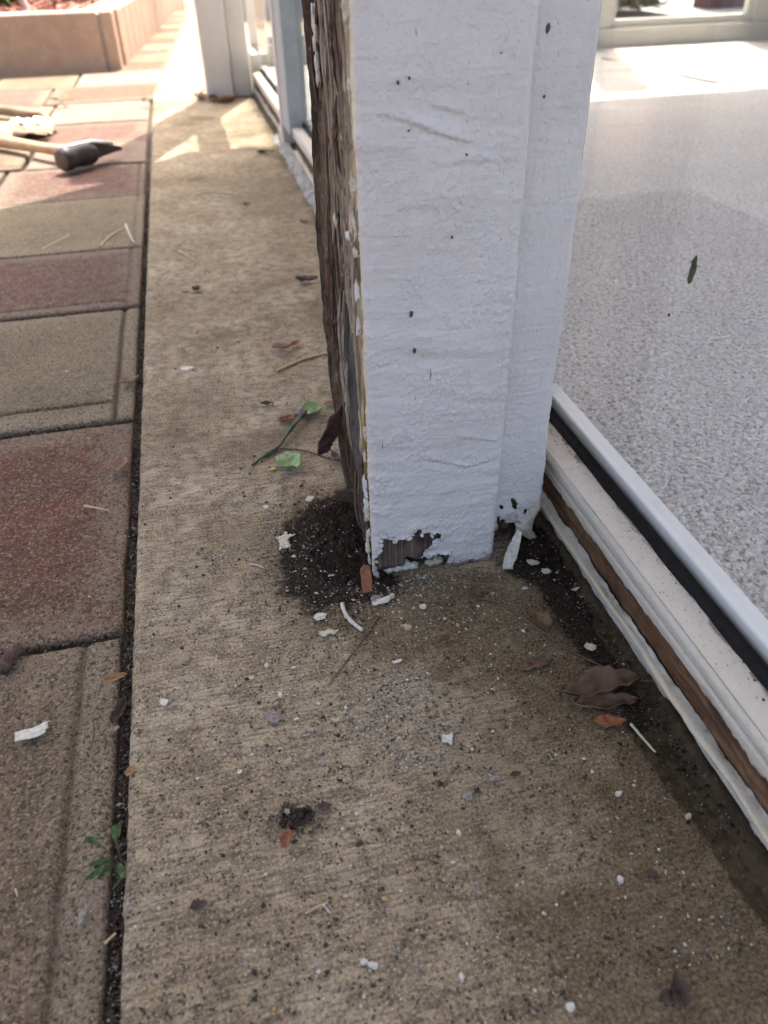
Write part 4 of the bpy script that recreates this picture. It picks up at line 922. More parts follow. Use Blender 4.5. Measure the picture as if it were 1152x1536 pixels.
# ------------------------------------------------------------------ DEBRIS: each piece a thing
def chip(px, py, w_, h_, ang, label, mat=None, name='paint_chip', cat='paint chip', group=None, z=0.0012, zb=0.0, tilt=0.15, curl=0.25, seed=None, poly=None, th=0.0004):
    """w_, h_ metres on the ground, ang degrees"""
    seed = seed if seed is not None else int(px * 7 + py); rr = random.Random(seed); w_ *= 0.88; h_ *= 0.88
    x, y = G(px, py, zb)
    n_ = rr.randint(6, 8) if poly is None else len(poly)
    if poly is None:
        poly = [(math.cos(2 * math.pi * i / n_) * w_ / 2 * rr.uniform(0.65, 1.15), math.sin(2 * math.pi * i / n_) * h_ / 2 * rr.uniform(0.65, 1.15)) for i in range(n_)]
    else: poly = [(a * w_ / 2, b * h_ / 2) for a, b in poly]
    a = R_(ang); tx, ty = rr.uniform(-tilt, tilt), rr.uniform(-tilt, tilt)
    u = (math.cos(a), math.sin(a), tx); v = (-math.sin(a), math.cos(a), ty)
    hh = 0.5 * (abs(tx) * w_ + abs(ty) * h_)
    o = flake(name, poly, 0, 0, 0, u, v, curl * rr.uniform(0.3, 1), mat or M_chip, None, th, 7, seed)
    o.location = (x, y, zb + z + hh * 0.7)
    return tag(o, label, cat, group)
RECT = [(-1, -0.8), (0.75, -1), (1.05, 0.9), (-0.95, 1.0)]
chip(50, 1101, 0.029, 0.015, 10, 'long rectangular white paint chip lying on the brown paver', poly=[(-1, -0.9), (0.7, -1), (1.1, 0.9), (-0.95, 0.6)], zb=-0.006, z=0.002)
chip(246, 1056, 0.009, 0.013, 20, 'rounded white paint chip near the left edge of the slab')
chip(480, 926, 0.017, 0.014, 10, 'broad white paint chip on the slab in front of the black soil')
chip(673, 1111, 0.013, 0.014, 0, 'star shaped white paint chip alone on the slab below the post', poly=[(-1, -0.2), (-0.3, -0.5), (0, -1), (0.4, -0.4), (0.6, 0.2), (0.9, 0.9), (0.1, 0.6), (-0.7, 1)])
chip(597, 994, 0.012, 0.0055, 15, 'narrow white paint chip below the twig in front of the post')
chip(573, 904, 0.021, 0.0075, 3, 'white strip of paint lying just in front of the hole in the post', poly=RECT)
chip(634, 912, 0.009, 0.009, 40, 'small notched white paint chip beneath the right of the post hole')
chip(360, 1160, 0.005, 0.006, 0, 'small square white paint chip left of the debris clump')
chip(125, 1375, 0.0055, 0.016, -15, 'small greyish paint chip on the paver at lower left', M_chipg, zb=-0.006, z=0.002)
chip(546, 1444, 0.007, 0.006, -20, 'left one of two tiny paint chips near the bottom edge')
chip(559, 1450, 0.008, 0.006, -30, 'right one of two tiny paint chips near the bottom edge')
chip(855, 1512, 0.006, 0.007, -20, 'white paint crumb at the very bottom of the photo')
chip(927, 1192, 0.008, 0.005, 20, 'small white paint chip beside the wet silt')
chip(688, 1250, 0.004, 0.006, 10, 'tiny white paint chip in the lower middle of the slab')
chip(930, 1321, 0.005, 0.006, 0, 'tiny white chip left of the silt near the lower right')
chip(493, 951, 0.021, 0.012, 5, 'shredded cream paint fragment below the broad white chip', M_chipc, poly=[(-1, -0.3), (-.5, -.9), (0, -.3), (.5, -.8), (1, 0), (.4, .2), (.2, .9), (-.3, .3), (-.9, .5)])
chip(428, 812, 0.034, 0.030, 40, 'ragged cream paint fragment at the left rim of the black soil', M_chipc, poly=[(-1, -.4), (-.3, -.9), (.1, -.2), (.9, -.4), (.5, .2), (.9, .9), (.2, .4), (-.2, .8), (-.5, .1)], curl=0.1)
chip(465, 750, 0.013, 0.014, 0, 'cream paint flake above the black soil', M_chipc)
chip(282, 553, 0.024, 0.018, 0, 'smear of white paint on the far left of the slab', M_chip, th=0.0003, z=0.0005, tilt=0.0, curl=0.0, name='paint_smear', cat='paint smear')
chip(399, 761, 0.009, 0.010, 0, 'dab of white paint between green leaf and black soil', z=0.0006, tilt=0.02, curl=0, name='paint_smear', cat='paint smear')
chip(410, 1079, 0.018, 0.013, 15, 'grey weathered wood flake on the middle of the slab', M_chipg, name='wood_flake', cat='wood flake')
chip(421, 1044, 0.005, 0.008, 10, 'white flake on a short brown stalk above the grey wood flake')
chip(378, 1018, 0.007, 0.006, -30, 'small orange and white chip on the slab left of middle', M_straw)
chip(372, 941, 0.006, 0.009, 10, 'pale grey paint flake left of the broad white chip', M_chipg)
chip(612, 943, 0.009, 0.012, 10, 'tan paint flake on the brown stain before the post', M_tanleaf)
chip(564, 899, 0.016, 0.016, 50, 'grey rotten flake beside the orange splinter', M_chipg)
chip(588, 895, 0.007, 0.010, -20, 'cream crumb just right of the grey rotten flake', M_chipc)
chip(440, 1003, 0.006, 0.004, 10, 'thin white flake on the slab left of the long twig')
chip(505, 1079, 0.010, 0.008, 20, 'curled white paint sliver in the middle of the slab', poly=[(-1, .9), (-.6, -.7), (.2, -.9), (1, 1), (.5, -.1), (-.3, -.2)], curl=0.6)
chip(445, 1080, 0.007, 0.0035, 5, 'tiny white sliver right of the grey wood flake')
chip(787, 884, 0.007, 0.0045, -10, 'small white paint crumb under the trim board corner')
chip(741, 1168, 0.016, 0.007, -15, 'pale speckled patch of paint dust right of the star shaped chip', M_chipg, th=0.0003, z=0.0004, tilt=0, curl=0, name='paint_smear', cat='paint smear')
chip(700, 1195, 0.009, 0.012, 30, 'grey chip below the pale speckled patch', M_chipg)
chip(884, 978, 0.011, 0.012, 0, 'cream crumb of paint lying on the mud near the sill', M_chipc, z=0.006)
chip(818, 864, 0.012, 0.011, 20, 'white paint crumb under the missing corner of the trim board', z=0.006)
chip(797, 851, 0.018, 0.010, -20, 'heap of broken cream paint below the trim board', M_chipc, z=0.006, curl=0.5)
chip(1098, 1223, 0.004, 0.005, 0, 'tiny bluish white crumb on the wet silt', z=0.004)
chip(1032, 1226, 0.008, 0.005, 20, 'small cream crumb at the edge of the wet silt', M_chipc)
chip(862, 890, 0.010, 0.004, 0, 'yellowish crumb on the mud beside the sill', M_chipc, z=0.005)
# random small flecks, all alike
for i in range(46):
    px = 220 + 700 * RNG.uniform(); py = 880 + 640 * RNG.uniform()
    if px > 850 and py > 1100: continue
    if G(px, py)[0] > 0.25: continue
    chip(px, py, RNG.uniform(0.0018, 0.0036), RNG.uniform(0.0012, 0.0028), RNG.uniform(0, 180), 'tiny fleck of shed paint or wood scattered over the slab', [M_chip, M_chipc, M_chipg, M_straw][i % 4], 'fleck', 'fleck', 'tiny flecks scattered over the slab', 0.0008, seed=i)

def leaf(px, py, ln, wd, ang, label, mat, curl=0.5, fold=0.2, stem=0.0, z=0.002, zb=0.0, seed=None, name='dry_leaf', cat='leaf', tilt=(0, 0), group=None, pitch=0.0):
    seed = seed if seed is not None else int(px * 3 + py * 5)
    x, y = G(px, py, zb); n1, n2 = 18, 9
    T, U = np.meshgrid(np.linspace(0, 1, n1), np.linspace(-1, 1, n2), indexing='ij')
    w_ = wd / 2 * np.sin(np.pi * np.clip(T, 0.001, 0.999) ** 0.8) ** 0.75 * (1 + 0.40 * fbm(T * 7, np.sign(U) * 3.0 + seed, seed, 3))
    A = (T - 0.5) * ln; th_ = U * curl * 1.6
    if abs(curl) > 0.01: Bq = w_ * np.sin(th_) / (curl * 1.6); Zq = w_ * (1 - np.cos(th_)) / (curl * 1.6)
    else: Bq = w_ * U; Zq = 0 * U
    Zq = Zq + fold * ln * (T - 0.5) ** 2 + 0.10 * ln * fbm(T * 4, U * 1.6, seed, 3) + 0.035 * ln * fbm(T * 12, U * 5, seed + 1, 2) + 0.02 * wd * np.abs(U)
    Zq = Zq - Zq.min() + A * pitch * 0 
    a = R_(ang); P = np.stack([A * math.cos(a) - Bq * math.sin(a), A * math.sin(a) + Bq * math.cos(a), Zq + (A + ln / 2) * math.sin(pitch)], -1)
    e = empty(name, (x, y, zb + z), label, cat, group)
    o = grid('blade', P + np.array([x, y, zb + z]), mat, e)
    md = o.modifiers.new('thickness', 'SOLIDIFY'); md.thickness = 0.0005
    if stem:
        p0 = Vector((x - math.cos(a) * ln * 0.48, y - math.sin(a) * ln * 0.48, zb + z + Zq[0].min() + 0.0006))
        d = Vector((-math.cos(a), -math.sin(a), 0)); s_ = d.cross(Vector((0, 0, 1)))
        V, F = tube(smoothpts([p0, p0 + d * stem * 0.5 + s_ * stem * 0.10, p0 + d * stem - Vector((0, 0, 0.001))], 4), 0.0006, 5)
        link('leaf_stalk', mesh('leaf_stalk', V, F, M_twig, True), e)
    else:
        V, F = tube([(x - math.cos(a) * ln * 0.45, y - math.sin(a) * ln * 0.45, zb + z + Zq[0].min() + 0.0006), (x + math.cos(a) * ln * 0.1, y + math.sin(a) * ln * 0.1, zb + z + Zq[n1 // 2, n2 // 2] + 0.0004)], 0.0004, 4)
        link('vein', mesh('vein', V, F, M_twig), e)
    return e
leaf(898, 1043, 0.070, 0.030, 178, 'large curled brown dry leaf lying on the mud beside the sill', M_brownleaf, 0.85, 0.15, 0.022, z=0.004)
leaf(905, 1060, 0.052, 0.018, 172, 'brown leaf fold tucked under the large curled leaf', M_brownleaf, 0.6, 0.2, z=0.001)
leaf(812, 936, 0.022, 0.018, 105, 'small upright brown leaf between the post and the large curled leaf', M_brownleaf, 0.5, 0.3, z=0.002)
leaf(800, 1000, 0.034, 0.012, 184, 'flat reddish brown leaf left of the mud', M_brownleaf, 0.2, 0.1, z=0.0008)
leaf(914, 1086, 0.026, 0.013, -14, 'orange brown leaf just below the large curled leaf', M_orleaf if False else M_brownleaf, 0.3, 0.3, 0.012, z=0.001).children[0].data.materials[0] = M_orwood
leaf(712, 893, 0.018, 0.014, 60, 'dark red leaf at the end of the long root in front of the post', M_brownleaf, 0.6, 0.4)
leaf(432, 632, 0.026, 0.014, 20, 'rust red dry leaf left of the green sprig', M_orwood, 0.5, 0.4)
leaf(500, 608, 0.024, 0.016, 165, 'small tan leaf against the rotten side of the post', M_tanleaf, 0.5, 0.3)
leaf(182, 704, 0.030, 0.030, 80, 'curled tan dry leaf on the red paver by the slab edge', M_tanleaf, 0.9, 0.7, zb=-0.006)
leaf(196, 576, 0.030, 0.022, 30, 'curled pinkish leaf in the corner of the tan paver', M_tanleaf, 0.9, 0.8, zb=-0.006)
leaf(175, 1023, 0.020, 0.011, 8, 'bright orange dry leaf caught in the gap by the slab', M_orleaf, 0.6, 0.2, zb=-0.004, z=0.004)
leaf(181, 1072, 0.028, 0.015, 70, 'purplish brown curled leaf wedged in the gap below the orange leaf', M_darkleaf, 1.0, 0.5, zb=-0.006, z=0.001)
leaf(170, 1100, 0.012, 0.008, 20, 'pale curl of leaf below the purplish leaf', M_tanleaf, 0.8, 0.5, zb=-0.006)
leaf(196, 1158, 0.010, 0.008, 60, 'tiny orange leaf scrap hanging on the slab edge', M_orleaf, 0.6, 0.5, z=0.0)
leaf(1016, 1490, 0.020, 0.012, 75, 'dark leaf standing in the bottom right of the slab', M_darkleaf, 0.7, 0.9, 0.006)
leaf(1002, 1497, 0.016, 0.008, 10, 'dark leaf scrap joined to the standing dark leaf', M_darkleaf, 0.6, 0.3)
leaf(460, 424, 0.040, 0.022, -10, 'dark dry leaf on the slab left of the post', M_darkleaf, 0.6, 0.6)
leaf(399, 231, 0.050, 0.026, -5, 'small brown leaf on the shaded slab far from the camera', M_darkleaf, 0.4, 0.3)
leaf(295, 437, 0.020, 0.018, 70, 'small black leaf scrap on the left half of the slab', M_darkleaf, 0.6, 0.8)
leaf(279, 441, 0.012, 0.007, 10, 'tiny black scrap left of the black leaf scrap', M_darkleaf, 0.3, 0.2)
leaf(443, 520, 0.022, 0.014, 40, 'brown scrap above the pale shell like leaf', M_orwood, 0.5, 0.5)
leaf(423, 525, 0.030, 0.022, 0, 'pale and black curled leaf left of the straw', M_tanleaf, 1.0, 0.5)
leaf(401, 609, 0.018, 0.010, -10, 'dark curled scrap above the rust red leaf', M_darkleaf, 0.7, 0.5)
leaf(505, 690, 0.024, 0.010, 110, 'dark scrap of leaf below the hanging bark', M_darkleaf, 0.6, 0.7)
leaf(431, 1262, 0.014, 0.011, 70, 'glossy orange brown seed husk under the debris clump', M_orwood, 0.8, 0.3, z=0.003)
leaf(455, 335, 0.022, 0.010, -40, 'small brown sliver of leaf far up the slab', M_brownleaf, 0.3, 0.3)
leaf(370, 308, 0.018, 0.012, 0, 'pair of dark crumbs far up the slab', M_darkleaf, 0.4, 0.3)
leaf(522, 700, 0.020, 0.012, 140, 'orange scrap of leaf at the far foot of the post', M_orwood, 0.4, 0.3)
leaf(668, 790 + 170, 0.010, 0.007, 30, 'black scrap on the damp stain in front of the post', M_darkleaf, 0.5, 0.5)
leaf(488, 1214, 0.010, 0.009, 10, 'black crumb right of the debris clump', M_darkleaf, 0.6, 0.4)
leaf(978, 1316, 0.010, 0.006, -40, 'dark oval seed near the lower right silt', M_darkleaf, 0.6, 0.1)
leaf(300, 1362, 0.011, 0.010, 10, 'dark crumb on the lower left part of the slab', M_darkleaf, 0.8, 0.3)
leaf(540, 1270, 0.007, 0.006, 10, 'dark crumb right of and below the debris clump', M_darkleaf, 0.8, 0.3)
leaf(773, 1165, 0.009, 0.006, 10, 'black crumb beside the pale speckled patch', M_darkleaf, 0.8, 0.3)

def twig(pts, r, label, mat=None, name='twig', cat='twig', z=0.0012, taper=0.5, n=6, zs=None):
    q = [G(*p) for p in pts]; zz = zs or [z] * len(q)
    P3 = smoothpts([(x, y, h) for (x, y), h in zip(q, zz)], 5); m_ = len(P3)
    c = P3[0].copy(); V, F = tube([p - c for p in P3], [r * (1 - taper * i / m_) for i in range(m_)], n, 0.18, int(pts[0][0]))
    o = link(name, mesh(name, V, F, mat or M_twig, True)); o.location = c
    return tag(o, label, cat)
twig([(568, 925), (548, 955), (522, 990), (492, 1030)], 0.0009, 'thin reddish brown rootlet running down the slab from the post')
twig([(702, 899), (745, 905), (800, 940), (850, 975), (920, 1010), (985, 1040)], 0.0010, 'long brown root curving from the post to the large curled leaf', z=0.002)
twig([(415, 558), (455, 540), (497, 530)], 0.0024, 'pale straw stalk leading to the rotten side of the post', M_straw, 'straw', 'straw')
twig([(268, 378), (282, 385), (297, 395)], 0.0022, 'short tan straw on the left half of the slab', M_straw, 'straw', 'straw')
twig([(294, 294), (315, 289), (350, 292)], 0.0022, 'thin curved straw far up the slab', M_straw, 'straw', 'straw')
twig([(945, 1090), (962, 1110), (983, 1134)], 0.0014, 'pale straight stick on the mud below the large leaf', mottled('peeled_pale_stick', (0.55, 0.52, 0.36), (0.46, 0.42, 0.28), 60, 0.7), 'stick', 'stick', 0.0035)
twig([(296, 943), (306, 945), (319, 951)], 0.0010, 'short whitish splinter left of the black soil', M_chipg, 'splinter', 'splinter')
twig([(376, 848), (385, 849), (395, 853)], 0.0011, 'whitish splinter at the upper left of the black soil', M_chip, 'splinter', 'splinter')
twig([(513, 908), (520, 926), (531, 938), (543, 948)], 0.0022, 'curved strip of white paint beside the rootlet', M_chip, 'paint_curl', 'paint chip', 0.002, 0.2, 5)
twig([(420, 1050), (418, 1064)], 0.0009, 'short brown stalk above the grey wood flake', M_twig)
twig([(640, 1480 - 190), (655, 1300)], 0.0006, 'tiny dark needle in the lower middle of the slab', M_twig)
twig([(125, 755), (142, 758), (163, 762)], 0.0016, 'yellow straw lying on the red paver', M_straw, 'straw', 'straw', -0.0035)
twig([(137, 1072), (139, 1095), (133, 1120)], 0.0006, 'dark pine needle on the brown paver', M_darkleaf, 'needle', 'needle', -0.0045)
twig([(155, 1412), (172, 1396)], 0.0012, 'short straw across the gap at lower left', M_straw, 'straw', 'straw', -0.003)
twig([(167, 1330), (182, 1308), (187, 1290)], 0.0008, 'dark stalk beside the weed in the gap', M_dgreen, 'stalk', 'stalk', -0.004)
twig([(0, 1003), (12, 985), (28, 968)], 0.0062, 'rotten piece of bark lying in the paver joint at the left edge', M_barkf, 'bark_piece', 'bark', -0.002, 0.3, 9)
twig([(60, 372), (80, 362), (102, 350)], 0.0022, 'dry stalk lying across the paver joint', M_straw, 'straw', 'straw', -0.004)
twig([(150, 368), (165, 352), (190, 338)], 0.0022, 'pale stalk in the joint near the slab', M_straw, 'straw', 'straw', -0.003)
twig([(188, 335), (195, 352), (201, 362)], 0.0024, 'short white stick in the paver joint by the slab', M_chip, 'stick', 'stick', -0.003)
twig([(20, 1088 + 240), (23, 1340)], 0.0008, 'small pale splinter on the brown paver near the bottom left', M_straw, 'splinter', 'splinter', -0.0045)
twig([(860, 1120 - 5), (955, 1047), (988, 1049)], 0.0006, 'fine stalk leading off the large leaf', M_twig, zs=[0.001, 0.003, 0.004]) if False else None
twig([(458, 1372), (490, 1355), (480, 1365)], 0.0008, 'pair of crossed pale fibres near the bottom of the slab', M_straw, 'straw', 'straw')
twig([(485, 1358), (496, 1372)], 0.0008, 'short white fibre near the bottom of the slab', M_chip, 'splinter', 'splinter')
# upright curl of paint under the trim board
x, y = G(762, 856); 
o = flake('paint_curl', [(-0.005, 0.0), (0.003, -0.001), (0.0062, 0.018), (0.0062, 0.036), (0.001, 0.041), (-0.002, 0.028), (-0.006, 0.012)], 0, 0, 0, (0.9, -0.35, 0), (0.22, 0.25, 0.94), 1.1, M_chip, None, 0.0009, 12, 9)
o.location = (x, y, 0.004); tag(o, 'upright curl of white paint leaning under the rotten trim board', 'paint chip')
# orange splinter leaning on the post corner
x, y = G(551, 890)
o = flake('wood_splinter', [(-0.0045, 0), (0.004, 0), (0.0055, 0.014), (0.0045, 0.024), (-0.001, 0.027), (-0.004, 0.023)], 0, 0, 0, (1, 0.1, 0), (0.05, 0.55, 0.83), 0.3, M_orwood, None, 0.002, 10, 4)
o.location = (x, y, 0.001); tag(o, 'bright orange wood splinter leaning at the foot of the post corner', 'wood splinter')
# green sprig
sp = empty('green_sprig', (*G(420, 672), 0), 'wilted green sprig with two leaves lying left of the rotten post side', 'sprig')
def par(name, V, F, mat, parent, sm=True): return link(name, mesh(name, V, F, mat, sm), parent)
V, F = tube(smoothpts([(*G(378, 700), 0.002), (*G(400, 685), 0.003), (*G(418, 674), 0.004), (*G(436, 652), 0.007), (*G(459, 627), 0.010)], 6), [0.0015] * 6 + [0.0026] * 6 + [0.0020] * 6 + [0.0026] * 7, 7, 0.2, 2); par('stem', V, F, M_dgreen, sp)
V, F = tube(smoothpts([(*G(420, 676), 0.003), (*G(455, 680), 0.004), (*G(490, 690), 0.003), (*G(512, 694), 0.003)], 6), 0.0010, 6, 0.2, 3); par('side_shoot', V, F, M_darkleaf, sp)
def bladeP(c, ln, wd, ang, curl, zb, seed):
    n1, n2 = 14, 9; T, U = np.meshgrid(np.linspace(0, 1, n1), np.linspace(-1, 1, n2), indexing='ij')
    w_ = wd / 2 * np.sin(np.pi * np.clip(T, 0.02, 0.98)) ** 0.5 * (1 + 0.2 * fbm(T * 8, U * 0, seed, 3)); A = (T - 0.5) * ln; B = w_ * U
    Z = curl * (U ** 2) * w_ + 0.12 * ln * fbm(T * 4, U * 2, seed, 3) + 0.2 * ln * (T - 0.4) ** 2; Z -= Z.min(); a = R_(ang)
    return np.stack([c[0] + A * math.cos(a) - B * math.sin(a), c[1] + A * math.sin(a) + B * math.cos(a), zb + Z], -1)
for (px, py, ln, wd, ang, s_) in ((433, 700, 0.038, 0.030, -60, 3), (468, 621, 0.028, 0.028, 10, 4)):
    o = grid('leaf', bladeP(G(px, py), ln, wd, ang, 0.5, 0.003, s_), M_green, sp); o.modifiers.new('t', 'SOLIDIFY').thickness = 0.0005
lump('bud', (*G(452, 624), 0.006), (0.007, 0.007, 0.005), M_purple, sp, 9)
tag(lump('petal', (*G(410, 705), 0.0015), (0.0035, 0.003, 0.0014), M_yellow, None, 12), 'tiny yellow petal left of the large green leaf', 'petal')
# clump of moss and rot
cl = empty('debris_clump', (*G(442, 1228), 0), 'tangled clump of dark moss, fibres and a pale seed on the slab', 'debris')
rr = random.Random(9); V = []; F = []
for i in range(130):
    bx, by = G(445 + rr.gauss(0, 15), 1226 + rr.gauss(0, 12)); a = rr.uniform(0, 6.28); L = rr.uniform(0.002, 0.007)
    v, f = tube(smoothpts([(bx, by, 0.0005), (bx + math.cos(a) * L * .5, by + math.sin(a) * L * .5, rr.uniform(0.001, 0.005)), (bx + math.cos(a + .7) * L, by + math.sin(a + .7) * L, rr.uniform(0.0, 0.004))], 3), 0.00035, 4)
    b0 = len(V); V += v; F += [tuple(q + b0 for q in ff) for ff in f]
tag(par('fibres', V, F, M_darkleaf, cl), kind='stuff')
for i, (px, py, s_) in enumerate(((432, 1224, 0.0035), (448, 1232, 0.0042), (460, 1220, 0.0036), (425, 1236, 0.003), (440, 1240, 0.003))):
    lump('rot_lump', (*G(px, py), 0.001), (s_, s_, s_ * 0.6), M_soil, cl, 20 + i)
lump('pale_seed', (*G(432, 1222), 0.0042), (0.0020, 0.0026, 0.0018), mottled('pale_seed', (0.30, 0.29, 0.18), (0.24, 0.23, 0.15), 90, 0.5), cl, 31)
# weeds in the gap
def weed(px, py, nl, ln, label, seed, z0=-0.012):
    rr = random.Random(seed); x, y = G(px, py); e = empty('weed', (x, y, z0), label, 'weed')
    for i in range(nl):
        a = rr.uniform(60, 300) + (0 if i % 2 else 20); L = ln * rr.uniform(0.6, 1.1); tip = (x + math.cos(R_(a)) * L * 0.9, y + math.sin(R_(a)) * L * 0.9, z0 + 0.014 + L * rr.uniform(0.3, 0.7))
        V, F = tube(smoothpts([(x, y, z0), ((x + tip[0]) / 2, (y + tip[1]) / 2, tip[2] * 0.8), tip], 4), 0.0004, 5); par('stem', V, F, M_dgreen, e)
        o = grid('leaf', bladeP((tip[0], tip[1]), ln * 0.62, ln * 0.24, a, 0.3, tip[2] - 0.001, seed + i), M_wd, e)
M_wd = mat_leaf('weed_leaf', (0.030, 0.075, 0.014), (0.055, 0.11, 0.024), 0.5)
weed(180, 1292, 9, 0.019, 'small green weed growing in the gap between paver and slab', 5)
weed(184, 946, 6, 0.007, 'tiny green sprout in the gap where two pavers meet', 6)
weed(229, 158, 7, 0.04, 'green tuft growing by the sunlit edge of the slab', 7, -0.01)
weed(100, 160, 8, 0.05, 'tuft of yellowing grass growing between the sunlit pavers', 8, -0.01)
# leaf stuck on the glass and a fly speck
y_, z_ = PXp(1041, 405, 0.3285)
o = flake('stuck_leaf', [(-0.003, -0.012), (0.001, -0.013), (0.0035, 0.0), (0.003, 0.010), (0.0008, 0.014), (-0.002, 0.006)], 0, 0, 0, (0, -1, 0.1), (0, -0.05, 1), 0.1, M_dgreen, None, 0.0005, 9, 2)
o.location = (0.3270, y_, z_); o.scale = (1, 1.0, 0.75); tag(o, 'small dark green leaf stuck to the near window glass', 'leaf')
y_, z_ = PXp(1005, 472, 0.3285); o = lump('fly_speck', (0, 0, 0), (0.0008, 0.0013, 0.0013), M_darkleaf, None, 44, n=6); o.location = (0.3276, y_, z_); tag(o, 'black speck on the near window glass', 'speck')
# specks of dirt on the post
for i, (px, py, s_) in enumerate(((822, 42, 0.0016), (597, 124, 0.0011), (614, 117, 0.0009), (617, 471, 0.0015), (622, 526, 0.0013), (678, 356, 0.0010), (816, 145, 0.0010), (613, 196, 0.0008), (752, 79, 0.0006), (700, 232, 0.0008))):
    x, z = PY(px, py, 0.5437); lump('dirt_speck', (x, 0.5437, z), (s_, 0.0005, s_ * (1.7 if i in (0, 3, 4) else 1.1)), M_darkleaf, post, 70 + i, n=6)

# ------------------------------------------------------------------ HAMMER
hm = empty('hammer', (*G(125, 250), 0), 'claw hammer with a wooden handle and black head lying on the pavers', 'hammer')
M_hw = mottled('varnished_handle_wood', (0.52, 0.33, 0.17), (0.42, 0.25, 0.12), 20, 0.4, 0.0004, 60, stretch=(1, 1, 1))
M_hb = mottled('black_hammer_paint', (0.025, 0.020, 0.018), (0.05, 0.035, 0.03), 30, 0.55, 0.0006, 90, (0.10, 0.06, 0.045))
bst = NB('polished_steel'); bst.b.inputs['Metallic'].default_value = 1.0; M_steel = bst.done((0.55, 0.57, 0.60), 0.28)
fa = Vector((*G(98, 258), 0)); fb = Vector((*G(176, 236), 0)); hd = (fb - fa).normalized(); fa.z = fb.z = 0.030
hl = (fb - fa).length
def along(t, z=0): p = fa + (fb - fa) * t; return Vector((p.x, p.y, 0.030 + z))
V, F = tube([along(-0.02), along(0.0), along(0.12), along(0.15), along(0.24), along(0.30), along(0.50), along(0.56)], [0.026, 0.030, 0.030, 0.027, 0.027, 0.030, 0.029, 0.025], 16); par('head', V, F, M_hb, hm)
V, F = tube([along(-0.028), along(-0.0205)], [0.024, 0.027], 16); par('striking_face', V, F, M_twig, hm)
side = hd.cross(Vector((0, 0, 1)))
for sgn in (-1, 1):
    pts = []; Vv = []; Ff = []
    for i in range(9):
        t = i / 8; c = along(0.48 + 0.56 * t, -0.010 * t * t + 0.004) + side * sgn * (0.007 + 0.008 * t); hw = 0.013 * (1 - 0.45 * t); hh = 0.023 * (1 - 0.80 * t)
        for (a, b_) in ((-1, -1), (1, -1), (1, 1), (-1, 1)): Vv.append(c + side * a * hw * 0.5 + Vector((0, 0, b_ * hh)))
        if i: q = (i - 1) * 4; Ff += [(q + k_, q + (k_ + 1) % 4, q + 4 + (k_ + 1) % 4, q + 4 + k_) for k_ in range(4)]
    Ff += [(3, 2, 1, 0), (32, 33, 34, 35)]
    par('claw', Vv, Ff, M_hb, hm, False)
h0 = along(0.38, 0.0); h1 = Vector((*G(-60, 212), 0.020)); hv = h1 - h0
V, F = tube([h0 - hv * 0.03, h0 + hv * 0.10, h0 + hv * 0.3, h0 + hv * 0.6, h0 + hv * 0.9, h0 + hv], [0.013, 0.0155, 0.014, 0.018, 0.021, 0.019], 14); par('handle', V, F, M_hw, hm)
# crumpled paper and foil beyond the handle
pb = empty('crumpled_paper', (*G(40, 200), 0), 'crumpled tan paper with a shiny foil scrap lying beyond the hammer handle', 'paper')
c = G(30, 200); n1 = 40; A, B = np.meshgrid(np.linspace(-1, 1, n1), np.linspace(-1, 1, n1))
rr2 = np.hypot(A, B); Zc = 0.055 * np.clip(1 - rr2 ** 2, 0, 1) ** 0.5 * (0.6 + 0.5 * fbm(A * 2.5, B * 2.5, 6, 4)) + 0.006 * fbm(A * 9, B * 9, 7, 3)
M_paper = mottled('tan_paper', (0.30, 0.20, 0.13), (0.24, 0.155, 0.095), 12, 0.8, 0.001, 60)
grid('paper', np.stack([c[0] - 0.05 + A * 0.17 + B * 0.03, c[1] + B * 0.13, Zc - 0.004], -1), M_paper, pb, keep=rr2 < 0.98 + 0.1 * fbm(A * 3, B * 3, 8))
bf = NB('crumpled_foil'); bf.b.inputs['Metallic'].default_value = 1.0; vf = bf.co(); M_foil = bf.done((0.75, 0.76, 0.78), 0.22, bf.bump(bf.noise(vf, 60, 3), 0.01))
c = G(46, 185, 0.04); A2, B2 = np.meshgrid(np.linspace(-1, 1, 16), np.linspace(-1, 1, 16))
grid('foil', np.stack([c[0] + A2 * 0.055, c[1] + B2 * 0.04, 0.046 + 0.018 * fbm(A2 * 2.4, B2 * 2.4, 9, 3)], -1), M_foil, pb, smooth=False)
# stick lying left of it
a_ = G(-20, 172); b_ = G(62, 182)
V, F = tube(smoothpts([(a_[0] - 0.2, a_[1] + 0.02, 0.02), (a_[0], a_[1], 0.02), (b_[0], b_[1], 0.018)], 4), [0.017] * 8 + [0.012], 9, 0.1, 5)
tag(link('wooden_stick', mesh('wooden_stick', V, F, M_paper, True)), 'thick tan stick lying on the sunlit pavers behind the crumpled paper', 'stick')
# dry leaves heaped at the far post
for i in range(16):
    px, py = 296 + 52 * RNG.uniform(), 140 + 14 * RNG.uniform()
    if px > 312: py = 150 + 6 * RNG.uniform()
    leaf(px, py, 0.055, 0.030, RNG.uniform(0, 180), 'dry brown leaf in the heap at the foot of the far post', [M_orleaf, M_brownleaf, M_tanleaf][i % 3], 0.6, 0.5, z=0.003 + 0.006 * RNG.uniform(), seed=400 + i, group='dry leaves at the far post')
chip(299, 148, 0.05, 0.05, 30, 'silvery scrap among the dry leaves by the far post', M_steel, 'foil_scrap', 'foil', z=0.02)

